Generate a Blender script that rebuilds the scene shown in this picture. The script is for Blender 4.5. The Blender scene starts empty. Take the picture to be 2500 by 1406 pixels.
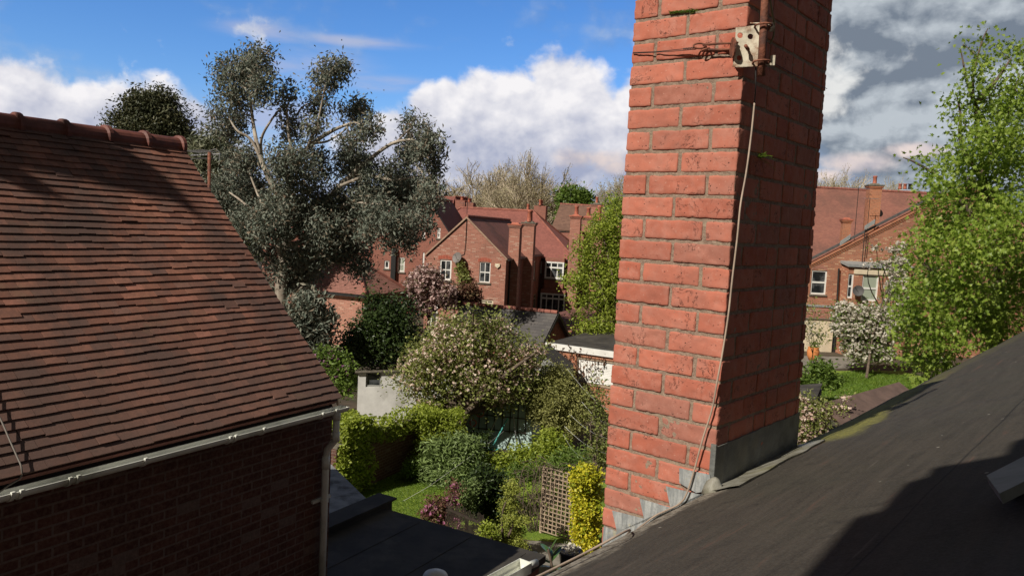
import bpy, bmesh, math, random
import numpy as np
from mathutils import Vector, Matrix, noise
from mathutils.geometry import tessellate_polygon
random.seed(7); RNG = np.random.default_rng(11)
S = bpy.context.scene
R = math.radians
# ------------------------------------------------------------------ camera
F_PX = 1885.0; PITCH = math.atan(151/1885.0); ROLL = 0.052; EYE = Vector((0, 0, 7.1))
fw = Vector((0, math.cos(PITCH), -math.sin(PITCH))); up0 = Vector((0, math.sin(PITCH), math.cos(PITCH))); rt0 = Vector((1, 0, 0))
RT = rt0*math.cos(ROLL) + up0*math.sin(ROLL); UP = up0*math.cos(ROLL) - rt0*math.sin(ROLL)
cam_d = bpy.data.cameras.new('camera'); cam = bpy.data.objects.new('camera', cam_d); S.collection.objects.link(cam)
cam_d.sensor_width = 36.0; cam_d.lens = 36.0*F_PX/2500.0; cam_d.clip_start = 0.05; cam_d.clip_end = 3000
m = Matrix((RT, UP, -fw)).transposed().to_4x4(); m.translation = EYE; cam.matrix_world = m
S.camera = cam
S.view_settings.view_transform = 'Standard'; S.view_settings.look = 'None'; S.view_settings.exposure = 0.0; S.view_settings.gamma = 1.0
# ------------------------------------------------------------------ sun
SUN_AZ = R(-136.0); SUN_EL = R(40.0)      # azimuth from +Y towards +X
SV = Vector((math.sin(SUN_AZ)*math.cos(SUN_EL), math.cos(SUN_AZ)*math.cos(SUN_EL), math.sin(SUN_EL)))
ld = bpy.data.lights.new('sun', 'SUN'); ld.energy = 5.0; ld.angle = R(0.53); ld.color = (1.0, 0.93, 0.82)
lo = bpy.data.objects.new('sun', ld); S.collection.objects.link(lo); lo.rotation_euler = SV.to_track_quat('Z', 'Y').to_euler()
lo.location = (-20, -20, 40)
# ------------------------------------------------------------------ pixel helpers (2500 x 1406 photograph)
def ray(px, py): return fw + RT*((px-1250)/F_PX) + UP*((703-py)/F_PX)
def P(px, py, Y): r = ray(px, py); return EYE + r*(Y/r.y)
def PZ(px, py, z): r = ray(px, py); return EYE + r*((z-EYE.z)/r.z)
def PP(px, py, A, n): r = ray(px, py); return EYE + r*((A-EYE).dot(n)/r.dot(n))
def azel(px, py):
    r = ray(px, py).normalized(); return math.atan2(r.x, r.y), math.asin(r.z)
# ------------------------------------------------------------------ world
class NT:
    def __init__(s, tree): s.t = tree; s.n = tree.nodes; s.l = tree.links
    def node(s, typ, **kw):
        n = s.n.new(typ)
        for k, v in kw.items(): setattr(n, k, v)
        return n
    def put(s, sock, v):
        if isinstance(v, bpy.types.NodeSocket): s.l.new(v, sock)
        elif v is not None:
            if isinstance(v, (tuple, list)) and len(v) == 3 and sock.type == 'RGBA': v = (*v, 1)
            sock.default_value = v
    def math(s, op, a, b=None, c=None, clamp=False):
        n = s.node('ShaderNodeMath', operation=op, use_clamp=clamp)
        for i, v in enumerate((a, b, c)):
            if v is not None: s.put(n.inputs[i], v)
        return n.outputs[0]
    def vmath(s, op, a, b=None, scale=None):
        n = s.node('ShaderNodeVectorMath', operation=op); s.put(n.inputs[0], a)
        if b is not None: s.put(n.inputs[1], b)
        if scale is not None: s.put(n.inputs[3], scale)
        return n.outputs[1] if op in ('LENGTH', 'DOT_PRODUCT', 'DISTANCE') else n.outputs[0]
    def noise(s, vec, scale=5, detail=4, rough=0.55, dist=0.0, out=0):
        n = s.node('ShaderNodeTexNoise'); s.put(n.inputs['Vector'], vec); n.inputs['Scale'].default_value = scale
        n.inputs['Detail'].default_value = detail; n.inputs['Roughness'].default_value = rough; n.inputs['Distortion'].default_value = dist
        return n.outputs[out]
    def vor(s, vec, scale=5, feature='F1', rnd=1.0):
        n = s.node('ShaderNodeTexVoronoi', feature=feature); s.put(n.inputs['Vector'], vec); n.inputs['Scale'].default_value = scale
        n.inputs['Randomness'].default_value = rnd
        return n.outputs['Distance']
    def ramp(s, v, a, b, lo=0.0, hi=1.0, smooth=True):
        n = s.node('ShaderNodeMapRange', interpolation_type='SMOOTHSTEP' if smooth else 'LINEAR')
        s.put(n.inputs[0], v); n.inputs[1].default_value = a; n.inputs[2].default_value = b; s.put(n.inputs[3], lo); s.put(n.inputs[4], hi)
        return n.outputs[0]
    def mix(s, f, a, b, mode='MIX'):
        n = s.node('ShaderNodeMix', data_type='RGBA', blend_type=mode); s.put(n.inputs[0], f); s.put(n.inputs[6], a); s.put(n.inputs[7], b)
        return n.outputs[2]
    def sep(s, v): n = s.node('ShaderNodeSeparateXYZ'); s.put(n.inputs[0], v); return n.outputs
    def comb(s, x, y, z=0.0):
        n = s.node('ShaderNodeCombineXYZ'); s.put(n.inputs[0], x); s.put(n.inputs[1], y); s.put(n.inputs[2], z); return n.outputs[0]
W = bpy.data.worlds.new('World'); S.world = W; W.use_nodes = True; W.node_tree.nodes.clear()
w = NT(W.node_tree)
tc = w.node('ShaderNodeTexCoord').outputs['Generated']
sky = w.node('ShaderNodeTexSky', sky_type='NISHITA'); sky.sun_disc = False; sky.sun_elevation = SUN_EL; sky.sun_rotation = SUN_AZ % (2*math.pi)
sky.altitude = 50; sky.air_density = 1.0; sky.dust_density = 0.3; sky.ozone_density = 3.0
dx, dy, dz = w.sep(tc)[0:3]
az = w.math('ARCTAN2', dx, dy); el = w.math('ARCSINE', dz)
uv = w.comb(az, w.math('MULTIPLY', el, 1.15), 0.0)
def blob(px, py, rx, ry):
    a, e = azel(px, py)
    q = w.vmath('MULTIPLY', w.vmath('SUBTRACT', uv, (a, e*1.15, 0)), (F_PX/rx, F_PX/ry/1.15, 0))
    return w.math('EXPONENT', w.math('MULTIPLY', w.vmath('DOT_PRODUCT', q, q), -1.0))
def total(bl):
    t = None
    for b in bl:
        v = blob(*b); t = v if t is None else w.math('MAXIMUM', t, v)
    return t
cum = total([(40, 260, 150, 130), (-200, 240, 260, 190), (190, 300, 110, 105), (400, 320, 190, 115), (1425, 215, 150, 105), (1230, 280, 190, 110), (1070, 265, 100, 90),
             (1590, 250, 170, 130), (1080, 370, 230, 110), (1360, 320, 300, 120), (1520, 330, 220, 120), (1170, 250, 90, 85), (1250, 420, 380, 70)])
pf = total([(1440, 392, 85, 30), (2070, 400, 100, 32), (2250, 368, 75, 18), (2010, 425, 90, 22), (1500, 410, 40, 20)])
pf2 = total([(2030, 165, 60, 70), (2060, 200, 80, 50), (2030, 260, 60, 40)])
n1 = w.noise(uv, 7.0, 7, 0.56, 0.15); uvo = w.vmath('ADD', uv, (-0.010, 0.014, 0)); n2 = w.noise(uvo, 7.0, 7, 0.56, 0.15)
bil = w.vor(w.vmath('ADD', uv, w.vmath('SCALE', w.noise(uv, 14, 4, 0.6, 0, 1), scale=0.05)), 16, 'SMOOTH_F1')
bil2 = w.vor(w.vmath('ADD', uvo, w.vmath('SCALE', w.noise(uvo, 14, 4, 0.6, 0, 1), scale=0.05)), 16, 'SMOOTH_F1')
n5 = w.noise(uv, 26.0, 5, 0.55, 0.2)
dens = w.math('ADD', w.math('ADD', cum, w.math('MULTIPLY', w.math('SUBTRACT', n5, 0.5), 0.55)), w.math('ADD', w.math('MULTIPLY', w.math('SUBTRACT', n1, 0.5), 1.15), w.math('MULTIPLY', w.math('SUBTRACT', 0.45, bil), 0.55)))
mask = w.ramp(dens, 0.38, 0.66)
n3 = w.noise(uv, 4.5, 5, 0.5, 0.2); n4 = w.noise(uvo, 4.5, 5, 0.5, 0.2)
n6 = w.noise(uvo, 26.0, 5, 0.55, 0.2)
rel = w.math('ADD', w.math('ADD', w.math('MULTIPLY', w.math('SUBTRACT', n3, n4), 4.0), w.math('MULTIPLY', w.math('SUBTRACT', n5, n6), 0.9)), w.math('MULTIPLY', w.math('SUBTRACT', bil2, bil), 1.0))
# puffy relief and flat shaded bases
base = w.ramp(w.math('ADD', el, w.math('MULTIPLY', w.math('SUBTRACT', n1, 0.5), 0.14)), azel(1250, 385)[1], azel(1250, 240)[1])
light = w.math('ADD', w.math('MULTIPLY', base, 0.62), w.math('ADD', rel, 0.22), clamp=True)
ccol = w.mix(light, (0.37, 0.41, 0.56), (0.93, 0.91, 0.93))
# right hand overcast bank
stra = total([(2250, -40, 330, 330), (2400, 250, 420, 260), (2700, 200, 500, 420), (2350, -500, 600, 400)])
nn = w.noise(w.vmath('MULTIPLY', uv, (1.0, 2.4, 1)), 4.2, 6, 0.5, 0.2); nm = w.noise(w.vmath('MULTIPLY', w.vmath('ADD', uv, (-0.01, 0.02, 0)), (1.0, 2.4, 1)), 4.2, 6, 0.5, 0.2)
smask = w.ramp(w.math('ADD', stra, w.math('ADD', w.math('MULTIPLY', w.math('SUBTRACT', nn, 0.5), 1.0), w.math('MULTIPLY', w.math('SUBTRACT', n5, 0.5), 0.4))), 0.02, 0.55)
lowb = w.ramp(el, azel(2250, 60)[1], azel(2250, 380)[1], -0.16, 0.22)
sl = w.math('ADD', w.math('ADD', w.math('MULTIPLY', w.math('SUBTRACT', nn, nm), 4.0), w.math('MULTIPLY', w.math('SUBTRACT', n5, n6), 2.2)), w.math('ADD', lowb, w.ramp(nn, 0.28, 0.80)), clamp=True)
scol = w.mix(sl, (0.185, 0.225, 0.285), (0.50, 0.55, 0.60))
# thin streaks
wis = total([(650, 80, 110, 22), (760, 165, 150, 45), (930, 205, 140, 22), (850, 100, 160, 14), (700, 300, 200, 60), (560, 480, 900, 110), (1300, 450, 900, 120), (2100, 440, 400, 90)])
wn = w.noise(w.vmath('MULTIPLY', uv, (1.0, 4.0, 1)), 6.0, 6, 0.55, 0.2)
wmask = w.ramp(w.math('MULTIPLY', wis, w.ramp(wn, 0.3, 0.65, 0.35, 1.0)), 0.08, 0.9, 0.0, 0.8)
hs = w.node('ShaderNodeHueSaturation'); w.put(hs.inputs['Color'], sky.outputs[0]); hs.inputs['Saturation'].default_value = 1.22; hs.inputs['Value'].default_value = 0.105
hs.inputs['Hue'].default_value = 0.50
skyc = w.mix(1.0, hs.outputs[0], (0.88, 1.06, 1.38), 'MULTIPLY')
skyc = w.mix(w.ramp(el, 0.17, -0.02, 0.0, 0.85), skyc, (0.30, 0.42, 0.68)); skyc = w.mix(w.ramp(el, -0.01, -0.08), skyc, (0.05, 0.055, 0.04))
c = w.mix(wmask, skyc, (0.45, 0.50, 0.70))
c = w.mix(smask, c, scol); c = w.mix(mask, c, ccol)
pm2 = w.ramp(w.math('ADD', pf2, w.math('ADD', w.math('MULTIPLY', w.math('SUBTRACT', n1, 0.5), 1.8), w.math('MULTIPLY', w.math('SUBTRACT', n5, 0.5), 2.0))), 0.30, 1.05)
c = w.mix(w.math('MULTIPLY', pm2, 0.85), c, (0.86, 0.86, 0.84))
pm = w.ramp(w.math('ADD', pf, w.math('ADD', w.math('MULTIPLY', w.math('SUBTRACT', n1, 0.5), 1.6), w.math('ADD', w.math('MULTIPLY', w.math('SUBTRACT', 0.45, bil), 0.5), w.math('MULTIPLY', w.math('SUBTRACT', n5, 0.5), 0.9)))), 0.30, 1.0)
c = w.mix(pm, c, w.mix(w.math('ADD', w.math('MULTIPLY', rel, 1.2), 0.62, clamp=True), (0.45, 0.44, 0.52), (0.82, 0.70, 0.66)))
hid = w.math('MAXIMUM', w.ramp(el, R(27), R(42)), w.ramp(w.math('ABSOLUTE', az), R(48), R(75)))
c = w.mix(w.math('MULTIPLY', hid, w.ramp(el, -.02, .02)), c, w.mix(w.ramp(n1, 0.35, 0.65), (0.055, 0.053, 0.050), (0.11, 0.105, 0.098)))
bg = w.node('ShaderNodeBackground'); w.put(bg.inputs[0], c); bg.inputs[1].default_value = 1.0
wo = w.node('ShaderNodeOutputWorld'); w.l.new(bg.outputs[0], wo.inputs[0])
W.cycles.sampling_method = 'MANUAL'; W.cycles.sample_map_resolution = 512
# ------------------------------------------------------------------ materials
MATS = {}
def new_mat(name):
    m = bpy.data.materials.new(name); m.use_nodes = True; m.node_tree.nodes.clear(); n = NT(m.node_tree)
    b = n.node('ShaderNodeBsdfPrincipled'); o = n.node('ShaderNodeOutputMaterial'); n.l.new(b.outputs[0], o.inputs[0])
    n.b = b; n.o = o; MATS[name] = m; n.m = m
    return n
def bump(n, h, strength=0.5, dist=0.01):
    b = n.node('ShaderNodeBump'); n.put(b.inputs['Height'], h); b.inputs['Strength'].default_value = strength; b.inputs['Distance'].default_value = dist
    n.l.new(b.outputs[0], n.b.inputs['Normal'])
def geo(n): return n.node('ShaderNodeNewGeometry').outputs
def plain(name, col, rough=0.6, var=0.15, scale=6.0, spec=0.4, metal=0.0, bmp=0.1, dirt=None, dirt_amt=0.5):
    n = new_mat(name); pos = geo(n)['Position']
    a = n.noise(pos, scale, 5, 0.6); f = n.ramp(a, 0.3, 0.7)
    c = n.mix(f, tuple(v*(1-var) for v in col), tuple(min(1, v*(1+var)) for v in col))
    if dirt:
        c = n.mix(n.ramp(n.noise(pos, scale*0.6, 6, 0.65), 0.48, 0.66, 0.0, dirt_amt), c, dirt)
    n.put(n.b.inputs['Base Color'], c); n.b.inputs['Roughness'].default_value = rough; n.b.inputs['Metallic'].default_value = metal
    n.b.inputs['Specular IOR Level'].default_value = spec
    if bmp: bump(n, n.noise(pos, scale*4, 4, 0.6), bmp, 0.01)
    return n.m
def brick_mat(name, c1, c2, mortar, pale=None, palef=0.0, stain=(0.05, 0.03, 0.025), stainf=0.3, ms=0.011):
    n = new_mat(name); uvn = n.node('ShaderNodeUVMap').outputs[0]; pos = geo(n)['Position']
    b = n.node('ShaderNodeTexBrick'); n.put(b.inputs['Vector'], uvn); b.inputs['Scale'].default_value = 1.0
    b.inputs['Brick Width'].default_value = 0.235; b.inputs['Row Height'].default_value = 0.0825; b.inputs['Mortar Size'].default_value = ms
    b.inputs['Mortar Smooth'].default_value = 0.2; b.offset = 0.5; b.inputs['Bias'].default_value = 0.0
    n.put(b.inputs['Color1'], c1); n.put(b.inputs['Color2'], c2); n.put(b.inputs['Mortar'], mortar)
    # a per-brick random number from the same layout
    xs, ys = n.sep(uvn)[0:2]
    row = n.math('FLOOR', n.math('DIVIDE', ys, 0.0825)); off = n.math('MULTIPLY', n.math('MODULO', n.math('ABSOLUTE', row), 2.0), 0.5)
    col = n.math('FLOOR', n.math('ADD', n.math('DIVIDE', xs, 0.235), off))
    wn_ = n.node('ShaderNodeTexWhiteNoise', noise_dimensions='2D'); n.put(wn_.inputs['Vector'], n.comb(col, row)); rnd = wn_.outputs['Value']
    c = b.outputs['Color']; inv = n.math('SUBTRACT', 1.0, b.outputs['Fac'])
    if pale: c = n.mix(n.math('MULTIPLY', n.ramp(rnd, 1-palef-0.001, 1-palef, 0, 0.8), inv), c, pale)
    c = n.mix(n.math('MULTIPLY', n.ramp(rnd, 0.0, 0.5, 0.45, 0.0), inv), c, tuple(v*0.45 for v in c1))
    c = n.mix(n.ramp(n.noise(pos, 0.9, 6, 0.65), 0.45, 0.75, 0.0, stainf), c, stain)
    c = n.mix(n.ramp(n.noise(pos, 30, 3, 0.7), 0.35, 0.7, 0.0, 0.35), c, n.mix(0.5, c, (0.5, 0.33, 0.26)))
    n.put(n.b.inputs['Base Color'], c); n.b.inputs['Roughness'].default_value = 0.9; n.b.inputs['Specular IOR Level'].default_value = 0.2
    bump(n, n.math('ADD', inv, n.math('MULTIPLY', n.noise(pos, 60, 3), 0.4)), 0.6, 0.008)
    return n.m
def tile_mat(name, c1, c2, dark, gauge=0.1, width=0.165, stain=(0.05, 0.035, 0.03), stainf=0.5, line=0.75, sc=0.5):
    n = new_mat(name); uvn = n.node('ShaderNodeUVMap').outputs[0]; pos = geo(n)['Position']
    xs, ys = n.sep(uvn)[0:2]
    yy = n.math('ADD', n.math('DIVIDE', ys, gauge), n.math('MULTIPLY', n.noise(pos, 0.8, 3), 0.5)); row = n.math('FLOOR', yy); fr = n.math('FRACT', yy)
    off = n.math('MULTIPLY', n.math('MODULO', n.math('ABSOLUTE', row), 2.0), 0.5)
    xx = n.math('ADD', n.math('DIVIDE', xs, width), off); col = n.math('FLOOR', xx); fx = n.math('FRACT', xx)
    wn_ = n.node('ShaderNodeTexWhiteNoise', noise_dimensions='2D'); n.put(wn_.inputs['Vector'], n.comb(col, row)); rnd = wn_.outputs['Value']
    c = n.mix(rnd, c1, c2)
    c = n.mix(n.ramp(n.noise(pos, sc, 7, 0.65), 0.42, 0.7, 0.0, stainf), c, stain)
    ln = n.ramp(fr, 0.12, 0.26, line, 0.0); vl = n.math('MULTIPLY', n.ramp(fx, 0.04, 0.08, 0.4, 0.0), 1.0)
    c = n.mix(n.math('MAXIMUM', ln, vl), c, dark)
    n.put(n.b.inputs['Base Color'], c); n.b.inputs['Roughness'].default_value = 0.85; n.b.inputs['Specular IOR Level'].default_value = 0.25
    bump(n, n.math('ADD', n.math('SUBTRACT', 1.0, fr), n.math('MULTIPLY', n.noise(pos, 25, 3), 0.3)), 0.7, 0.02)
    return n.m
def leaf_mat(name, cols, trans=0.3, rough=0.5, tcol=None, spec=0.4, big=0.6):
    n = new_mat(name); g = geo(n); rnd = g['Random Per Island']
    cr = n.node('ShaderNodeValToRGB'); n.put(cr.inputs[0], rnd); e = cr.color_ramp.elements
    while len(e) < len(cols): e.new(0.5)
    for i, c in enumerate(cols): e[i].position = i/(len(cols)-1); e[i].color = (*c, 1)
    c = n.mix(n.ramp(n.noise(g['Position'], big, 3, 0.6), 0.35, 0.65, 0.0, 0.45), cr.outputs[0], cols[0])
    n.put(n.b.inputs['Base Color'], c); n.b.inputs['Roughness'].default_value = rough; n.b.inputs['Specular IOR Level'].default_value = spec
    t = n.node('ShaderNodeBsdfTranslucent'); n.put(t.inputs[0], n.mix(0.6, c, tcol) if tcol else c)
    mx = n.node('ShaderNodeMixShader'); mx.inputs[0].default_value = trans
    n.l.new(n.b.outputs[0], mx.inputs[1]); n.l.new(t.outputs[0], mx.inputs[2]); n.l.new(mx.outputs[0], n.o.inputs[0])
    return n.m
M = {}
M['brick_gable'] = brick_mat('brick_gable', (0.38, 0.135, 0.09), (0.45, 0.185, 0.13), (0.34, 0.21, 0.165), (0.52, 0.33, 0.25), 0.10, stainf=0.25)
M['brick_right'] = brick_mat('brick_right', (0.40, 0.13, 0.07), (0.47, 0.19, 0.10), (0.33, 0.22, 0.16), (0.62, 0.40, 0.24), 0.12, stainf=0.25)
M['brick_pale'] = brick_mat('brick_pale', (0.48, 0.21, 0.15), (0.42, 0.17, 0.12), (0.40, 0.27, 0.21), (0.55, 0.33, 0.25), 0.1, stainf=0.15)
M['brick_orange'] = brick_mat('brick_orange', (0.50, 0.17, 0.075), (0.42, 0.15, 0.08), (0.38, 0.24, 0.16), stainf=0.2)
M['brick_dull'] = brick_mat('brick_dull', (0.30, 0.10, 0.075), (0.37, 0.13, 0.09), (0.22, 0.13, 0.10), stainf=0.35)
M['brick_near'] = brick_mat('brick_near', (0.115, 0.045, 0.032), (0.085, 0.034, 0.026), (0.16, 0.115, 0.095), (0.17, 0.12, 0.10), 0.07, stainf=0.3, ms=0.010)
M['tile_dull'] = tile_mat('tile_dull', (0.25, 0.105, 0.085), (0.19, 0.085, 0.07), (0.06, 0.03, 0.025), stainf=0.55)
M['tile_red'] = tile_mat('tile_red', (0.33, 0.125, 0.10), (0.25, 0.095, 0.078), (0.12, 0.04, 0.035), stainf=0.3, stain=(0.14, 0.06, 0.05))
M['tile_hip'] = tile_mat('tile_hip', (0.35, 0.165, 0.13), (0.28, 0.13, 0.10), (0.07, 0.03, 0.025), gauge=0.115, stainf=0.25, line=0.9)
M['tile_brown'] = tile_mat('tile_brown', (0.22, 0.125, 0.09), (0.17, 0.095, 0.07), (0.06, 0.035, 0.03), gauge=0.28, width=0.3, stainf=0.2)
M['slate'] = tile_mat('slate', (0.115, 0.105, 0.10), (0.08, 0.075, 0.075), (0.045, 0.04, 0.04), gauge=0.2, width=0.3, stain=(0.15, 0.14, 0.12), stainf=0.5, line=0.4)
M['pot'] = plain('clay_pot', (0.42, 0.13, 0.08), 0.7, 0.2, 8, dirt=(0.06, 0.04, 0.035))
M['stone'] = plain('stone_cap', (0.16, 0.14, 0.11), 0.9, 0.3, 12, dirt=(0.05, 0.045, 0.035))
M['white'] = plain('white_paint', (0.78, 0.77, 0.73), 0.4, 0.05, 4, dirt=(0.45, 0.43, 0.38), dirt_amt=0.3)
M['pvc'] = plain('grey_white_plastic', (0.76, 0.77, 0.70), 0.35, 0.08, 3, dirt=(0.30, 0.31, 0.24), dirt_amt=0.6, bmp=0)
M['cream'] = plain('cream_paint', (0.68, 0.58, 0.42), 0.7, 0.08, 3, dirt=(0.5, 0.42, 0.3), dirt_amt=0.3)
M['black'] = plain('black_iron', (0.02, 0.02, 0.02), 0.5, 0.2, 6)
M['felt'] = plain('roofing_felt', (0.045, 0.039, 0.032), 0.85, 0.3, 2.5, dirt=(0.085, 0.076, 0.062), dirt_amt=0.8, bmp=0.3)
M['shadelead'] = plain('shaded_lead', (0.13, 0.135, 0.13), 0.6, 0.25, 12, spec=0.3, dirt=(0.20, 0.19, 0.155), dirt_amt=0.6, bmp=0.5)  # darker copy of the lead: shade of the right face put into the colour
M['lead'] = plain('lead', (0.27, 0.29, 0.29), 0.55, 0.22, 14, spec=0.5, dirt=(0.42, 0.42, 0.38), dirt_amt=0.6, bmp=0.35)
n = new_mat('streaked_lead'); pos = geo(n)['Position']; sv_ = n.vmath('MULTIPLY', pos, (60, 60, 7))
c = n.mix(n.ramp(n.noise(sv_, 1.0, 5, 0.6), 0.35, 0.7), (0.20, 0.215, 0.22), (0.40, 0.41, 0.40)); c = n.mix(n.ramp(n.noise(pos, 30, 5, 0.7), 0.5, 0.7, 0, 0.6), c, (0.13, 0.135, 0.13)); c = n.mix(n.ramp(n.noise(pos, 16, 5, 0.7), 0.58, 0.68, 0, 0.6), c, (0.40, 0.36, 0.20))
n.put(n.b.inputs['Base Color'], c); n.b.inputs['Roughness'].default_value = 0.6; bump(n, n.noise(pos, 35, 5, 0.6), 0.6, 0.006); M['lead'] = n.m
M['wood'] = plain('weathered_timber', (0.36, 0.27, 0.19), 0.85, 0.2, 10, dirt=(0.2, 0.15, 0.1))
M['darkwood'] = plain('dark_timber', (0.06, 0.045, 0.035), 0.85, 0.3, 8)
M['bark'] = plain('bark', (0.13, 0.095, 0.07), 0.9, 0.35, 9, dirt=(0.05, 0.04, 0.03), bmp=0.5)
M['palebark'] = plain('pale_bark', (0.36, 0.31, 0.25), 0.8, 0.25, 3, dirt=(0.16, 0.11, 0.08), dirt_amt=0.7, bmp=0.3)
M['twig'] = plain('twig_bark', (0.44, 0.37, 0.27), 0.9, 0.3, 1.0, bmp=0)
M['metal'] = plain('galvanised_metal', (0.45, 0.45, 0.45), 0.4, 0.2, 12, metal=0.7)
M['soil'] = plain('soil', (0.075, 0.055, 0.038), 0.95, 0.35, 1.5, dirt=(0.05, 0.065, 0.025), dirt_amt=0.7, bmp=0.5)
M['paving'] = plain('paving', (0.22, 0.20, 0.17), 0.9, 0.2, 3, dirt=(0.12, 0.11, 0.09), bmp=0.2)
M['render'] = plain('painted_render', (0.62, 0.61, 0.58), 0.8, 0.12, 2, dirt=(0.35, 0.34, 0.3), dirt_amt=0.6)
M['teal'] = plain('pale_teal_boards', (0.46, 0.60, 0.57), 0.6, 0.12, 3, dirt=(0.25, 0.33, 0.3))
M['greyboard'] = plain('grey_boards', (0.30, 0.30, 0.28), 0.8, 0.12, 3)
n = new_mat('glass'); n.b.inputs['Base Color'].default_value = (0.025, 0.03, 0.035, 1); n.b.inputs['Roughness'].default_value = 0.06; n.b.inputs['Specular IOR Level'].default_value = 0.6; M['glass'] = n.m
n.put(n.b.inputs['Base Color'], n.mix(n.ramp(n.noise(geo(n)['Position'], 1.7, 3), 0.45, 0.6), (0.015, 0.018, 0.02), (0.09, 0.095, 0.10)))
n = new_mat('blind'); n.b.inputs['Base Color'].default_value = (0.34, 0.38, 0.30, 1); n.b.inputs['Roughness'].default_value = 0.3; M['blind'] = n.m
n = new_mat('lawn'); pos = geo(n)['Position']
c = n.mix(n.ramp(n.noise(pos, 0.7, 5, 0.6), 0.35, 0.65), (0.19, 0.30, 0.02), (0.33, 0.43, 0.045)); c = n.mix(n.ramp(n.noise(pos, 22, 4, 0.7), 0.3, 0.75, 0, 0.6), c, (0.06, 0.12, 0.012))
c = n.mix(n.ramp(n.vor(pos, 5.0), 0.05, 0.07, 0.9, 0.0), c, (0.75, 0.75, 0.65))
n.put(n.b.inputs['Base Color'], c); n.b.inputs['Roughness'].default_value = 0.9; bump(n, n.noise(pos, 40, 4, 0.7), 1.0, 0.05); M['lawn'] = n.m
M['euc'] = leaf_mat('eucalyptus_leaf', [(0.105, 0.13, 0.10), (0.18, 0.205, 0.16), (0.29, 0.31, 0.25), (0.26, 0.18, 0.12)], 0.2, 0.55, spec=0.3)
M['euc2'] = leaf_mat('pale_eucalyptus_leaf', [(0.11, 0.13, 0.075), (0.19, 0.20, 0.12), (0.27, 0.26, 0.17)], 0.15, 0.45)
M['dkgreen'] = leaf_mat('dark_leaf', [(0.025, 0.045, 0.012), (0.045, 0.075, 0.018), (0.075, 0.11, 0.03)], 0.2, 0.4)
M['ygreen'] = leaf_mat('spring_leaf', [(0.20, 0.25, 0.03), (0.31, 0.38, 0.045), (0.42, 0.47, 0.08)], 0.35, 0.5, (0.4, 0.5, 0.05))
M['green'] = leaf_mat('mid_leaf', [(0.08, 0.13, 0.022), (0.14, 0.22, 0.04), (0.23, 0.32, 0.07)], 0.3, 0.45, (0.3, 0.45, 0.05))
M['maple'] = leaf_mat('maple_leaf', [(0.15, 0.23, 0.025), (0.26, 0.36, 0.05), (0.40, 0.48, 0.09)], 0.4, 0.45, (0.35, 0.52, 0.05))
M['apple'] = leaf_mat('apple_leaf', [(0.13, 0.16, 0.035), (0.25, 0.28, 0.07), (0.38, 0.40, 0.13)], 0.3, 0.5)
M['olive'] = leaf_mat('olive_leaf', [(0.21, 0.22, 0.06), (0.34, 0.34, 0.11), (0.48, 0.47, 0.18)], 0.25, 0.5)
M['buddleia'] = leaf_mat('grey_green_leaf', [(0.12, 0.17, 0.05), (0.21, 0.29, 0.09), (0.31, 0.41, 0.15)], 0.25, 0.5)
M['yellow'] = leaf_mat('variegated_ivy_leaf', [(0.20, 0.28, 0.02), (0.55, 0.52, 0.03), (0.80, 0.70, 0.05), (0.72, 0.62, 0.06)], 0.3, 0.45)
M['conifer'] = leaf_mat('golden_conifer_leaf', [(0.18, 0.21, 0.03), (0.33, 0.37, 0.06), (0.46, 0.48, 0.10)], 0.2, 0.55)
M['bud'] = leaf_mat('bud_leaf', [(0.42, 0.38, 0.20), (0.50, 0.46, 0.26), (0.55, 0.49, 0.33)], 0.3, 0.6)
M['brownvine'] = leaf_mat('dry_vine_leaf', [(0.12, 0.05, 0.035), (0.18, 0.09, 0.05), (0.16, 0.13, 0.06)], 0.2, 0.6)
M['pink'] = leaf_mat('pink_petal', [(0.66, 0.47, 0.40), (0.80, 0.64, 0.54), (0.88, 0.80, 0.68)], 0.3, 0.6)
M['whiteflower'] = leaf_mat('white_petal', [(0.55, 0.50, 0.42), (0.72, 0.67, 0.58), (0.82, 0.78, 0.70)], 0.3, 0.6)
M['lilac'] = leaf_mat('lilac_petal', [(0.28, 0.10, 0.22), (0.40, 0.17, 0.33), (0.5, 0.26, 0.42)], 0.3, 0.6)
M['azalea'] = leaf_mat('azalea_petal', [(0.45, 0.14, 0.28), (0.62, 0.25, 0.38), (0.72, 0.40, 0.48)], 0.3, 0.6)
M['oliveleaf'] = leaf_mat('dark_olive_leaf', [(0.05, 0.06, 0.03), (0.085, 0.095, 0.045), (0.14, 0.13, 0.06)], 0.15, 0.5)
M['cherryleaf'] = leaf_mat('cherry_leaf', [(0.13, 0.09, 0.06), (0.20, 0.14, 0.09), (0.22, 0.20, 0.09)], 0.3, 0.6)
M['cherry'] = leaf_mat('cherry_petal', [(0.50, 0.34, 0.32), (0.66, 0.48, 0.45), (0.80, 0.66, 0.60)], 0.3, 0.6)
M['laurel'] = leaf_mat('glossy_leaf', [(0.04, 0.09, 0.02), (0.06, 0.12, 0.03), (0.09, 0.15, 0.04)], 0.1, 0.22, spec=0.7)
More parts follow.
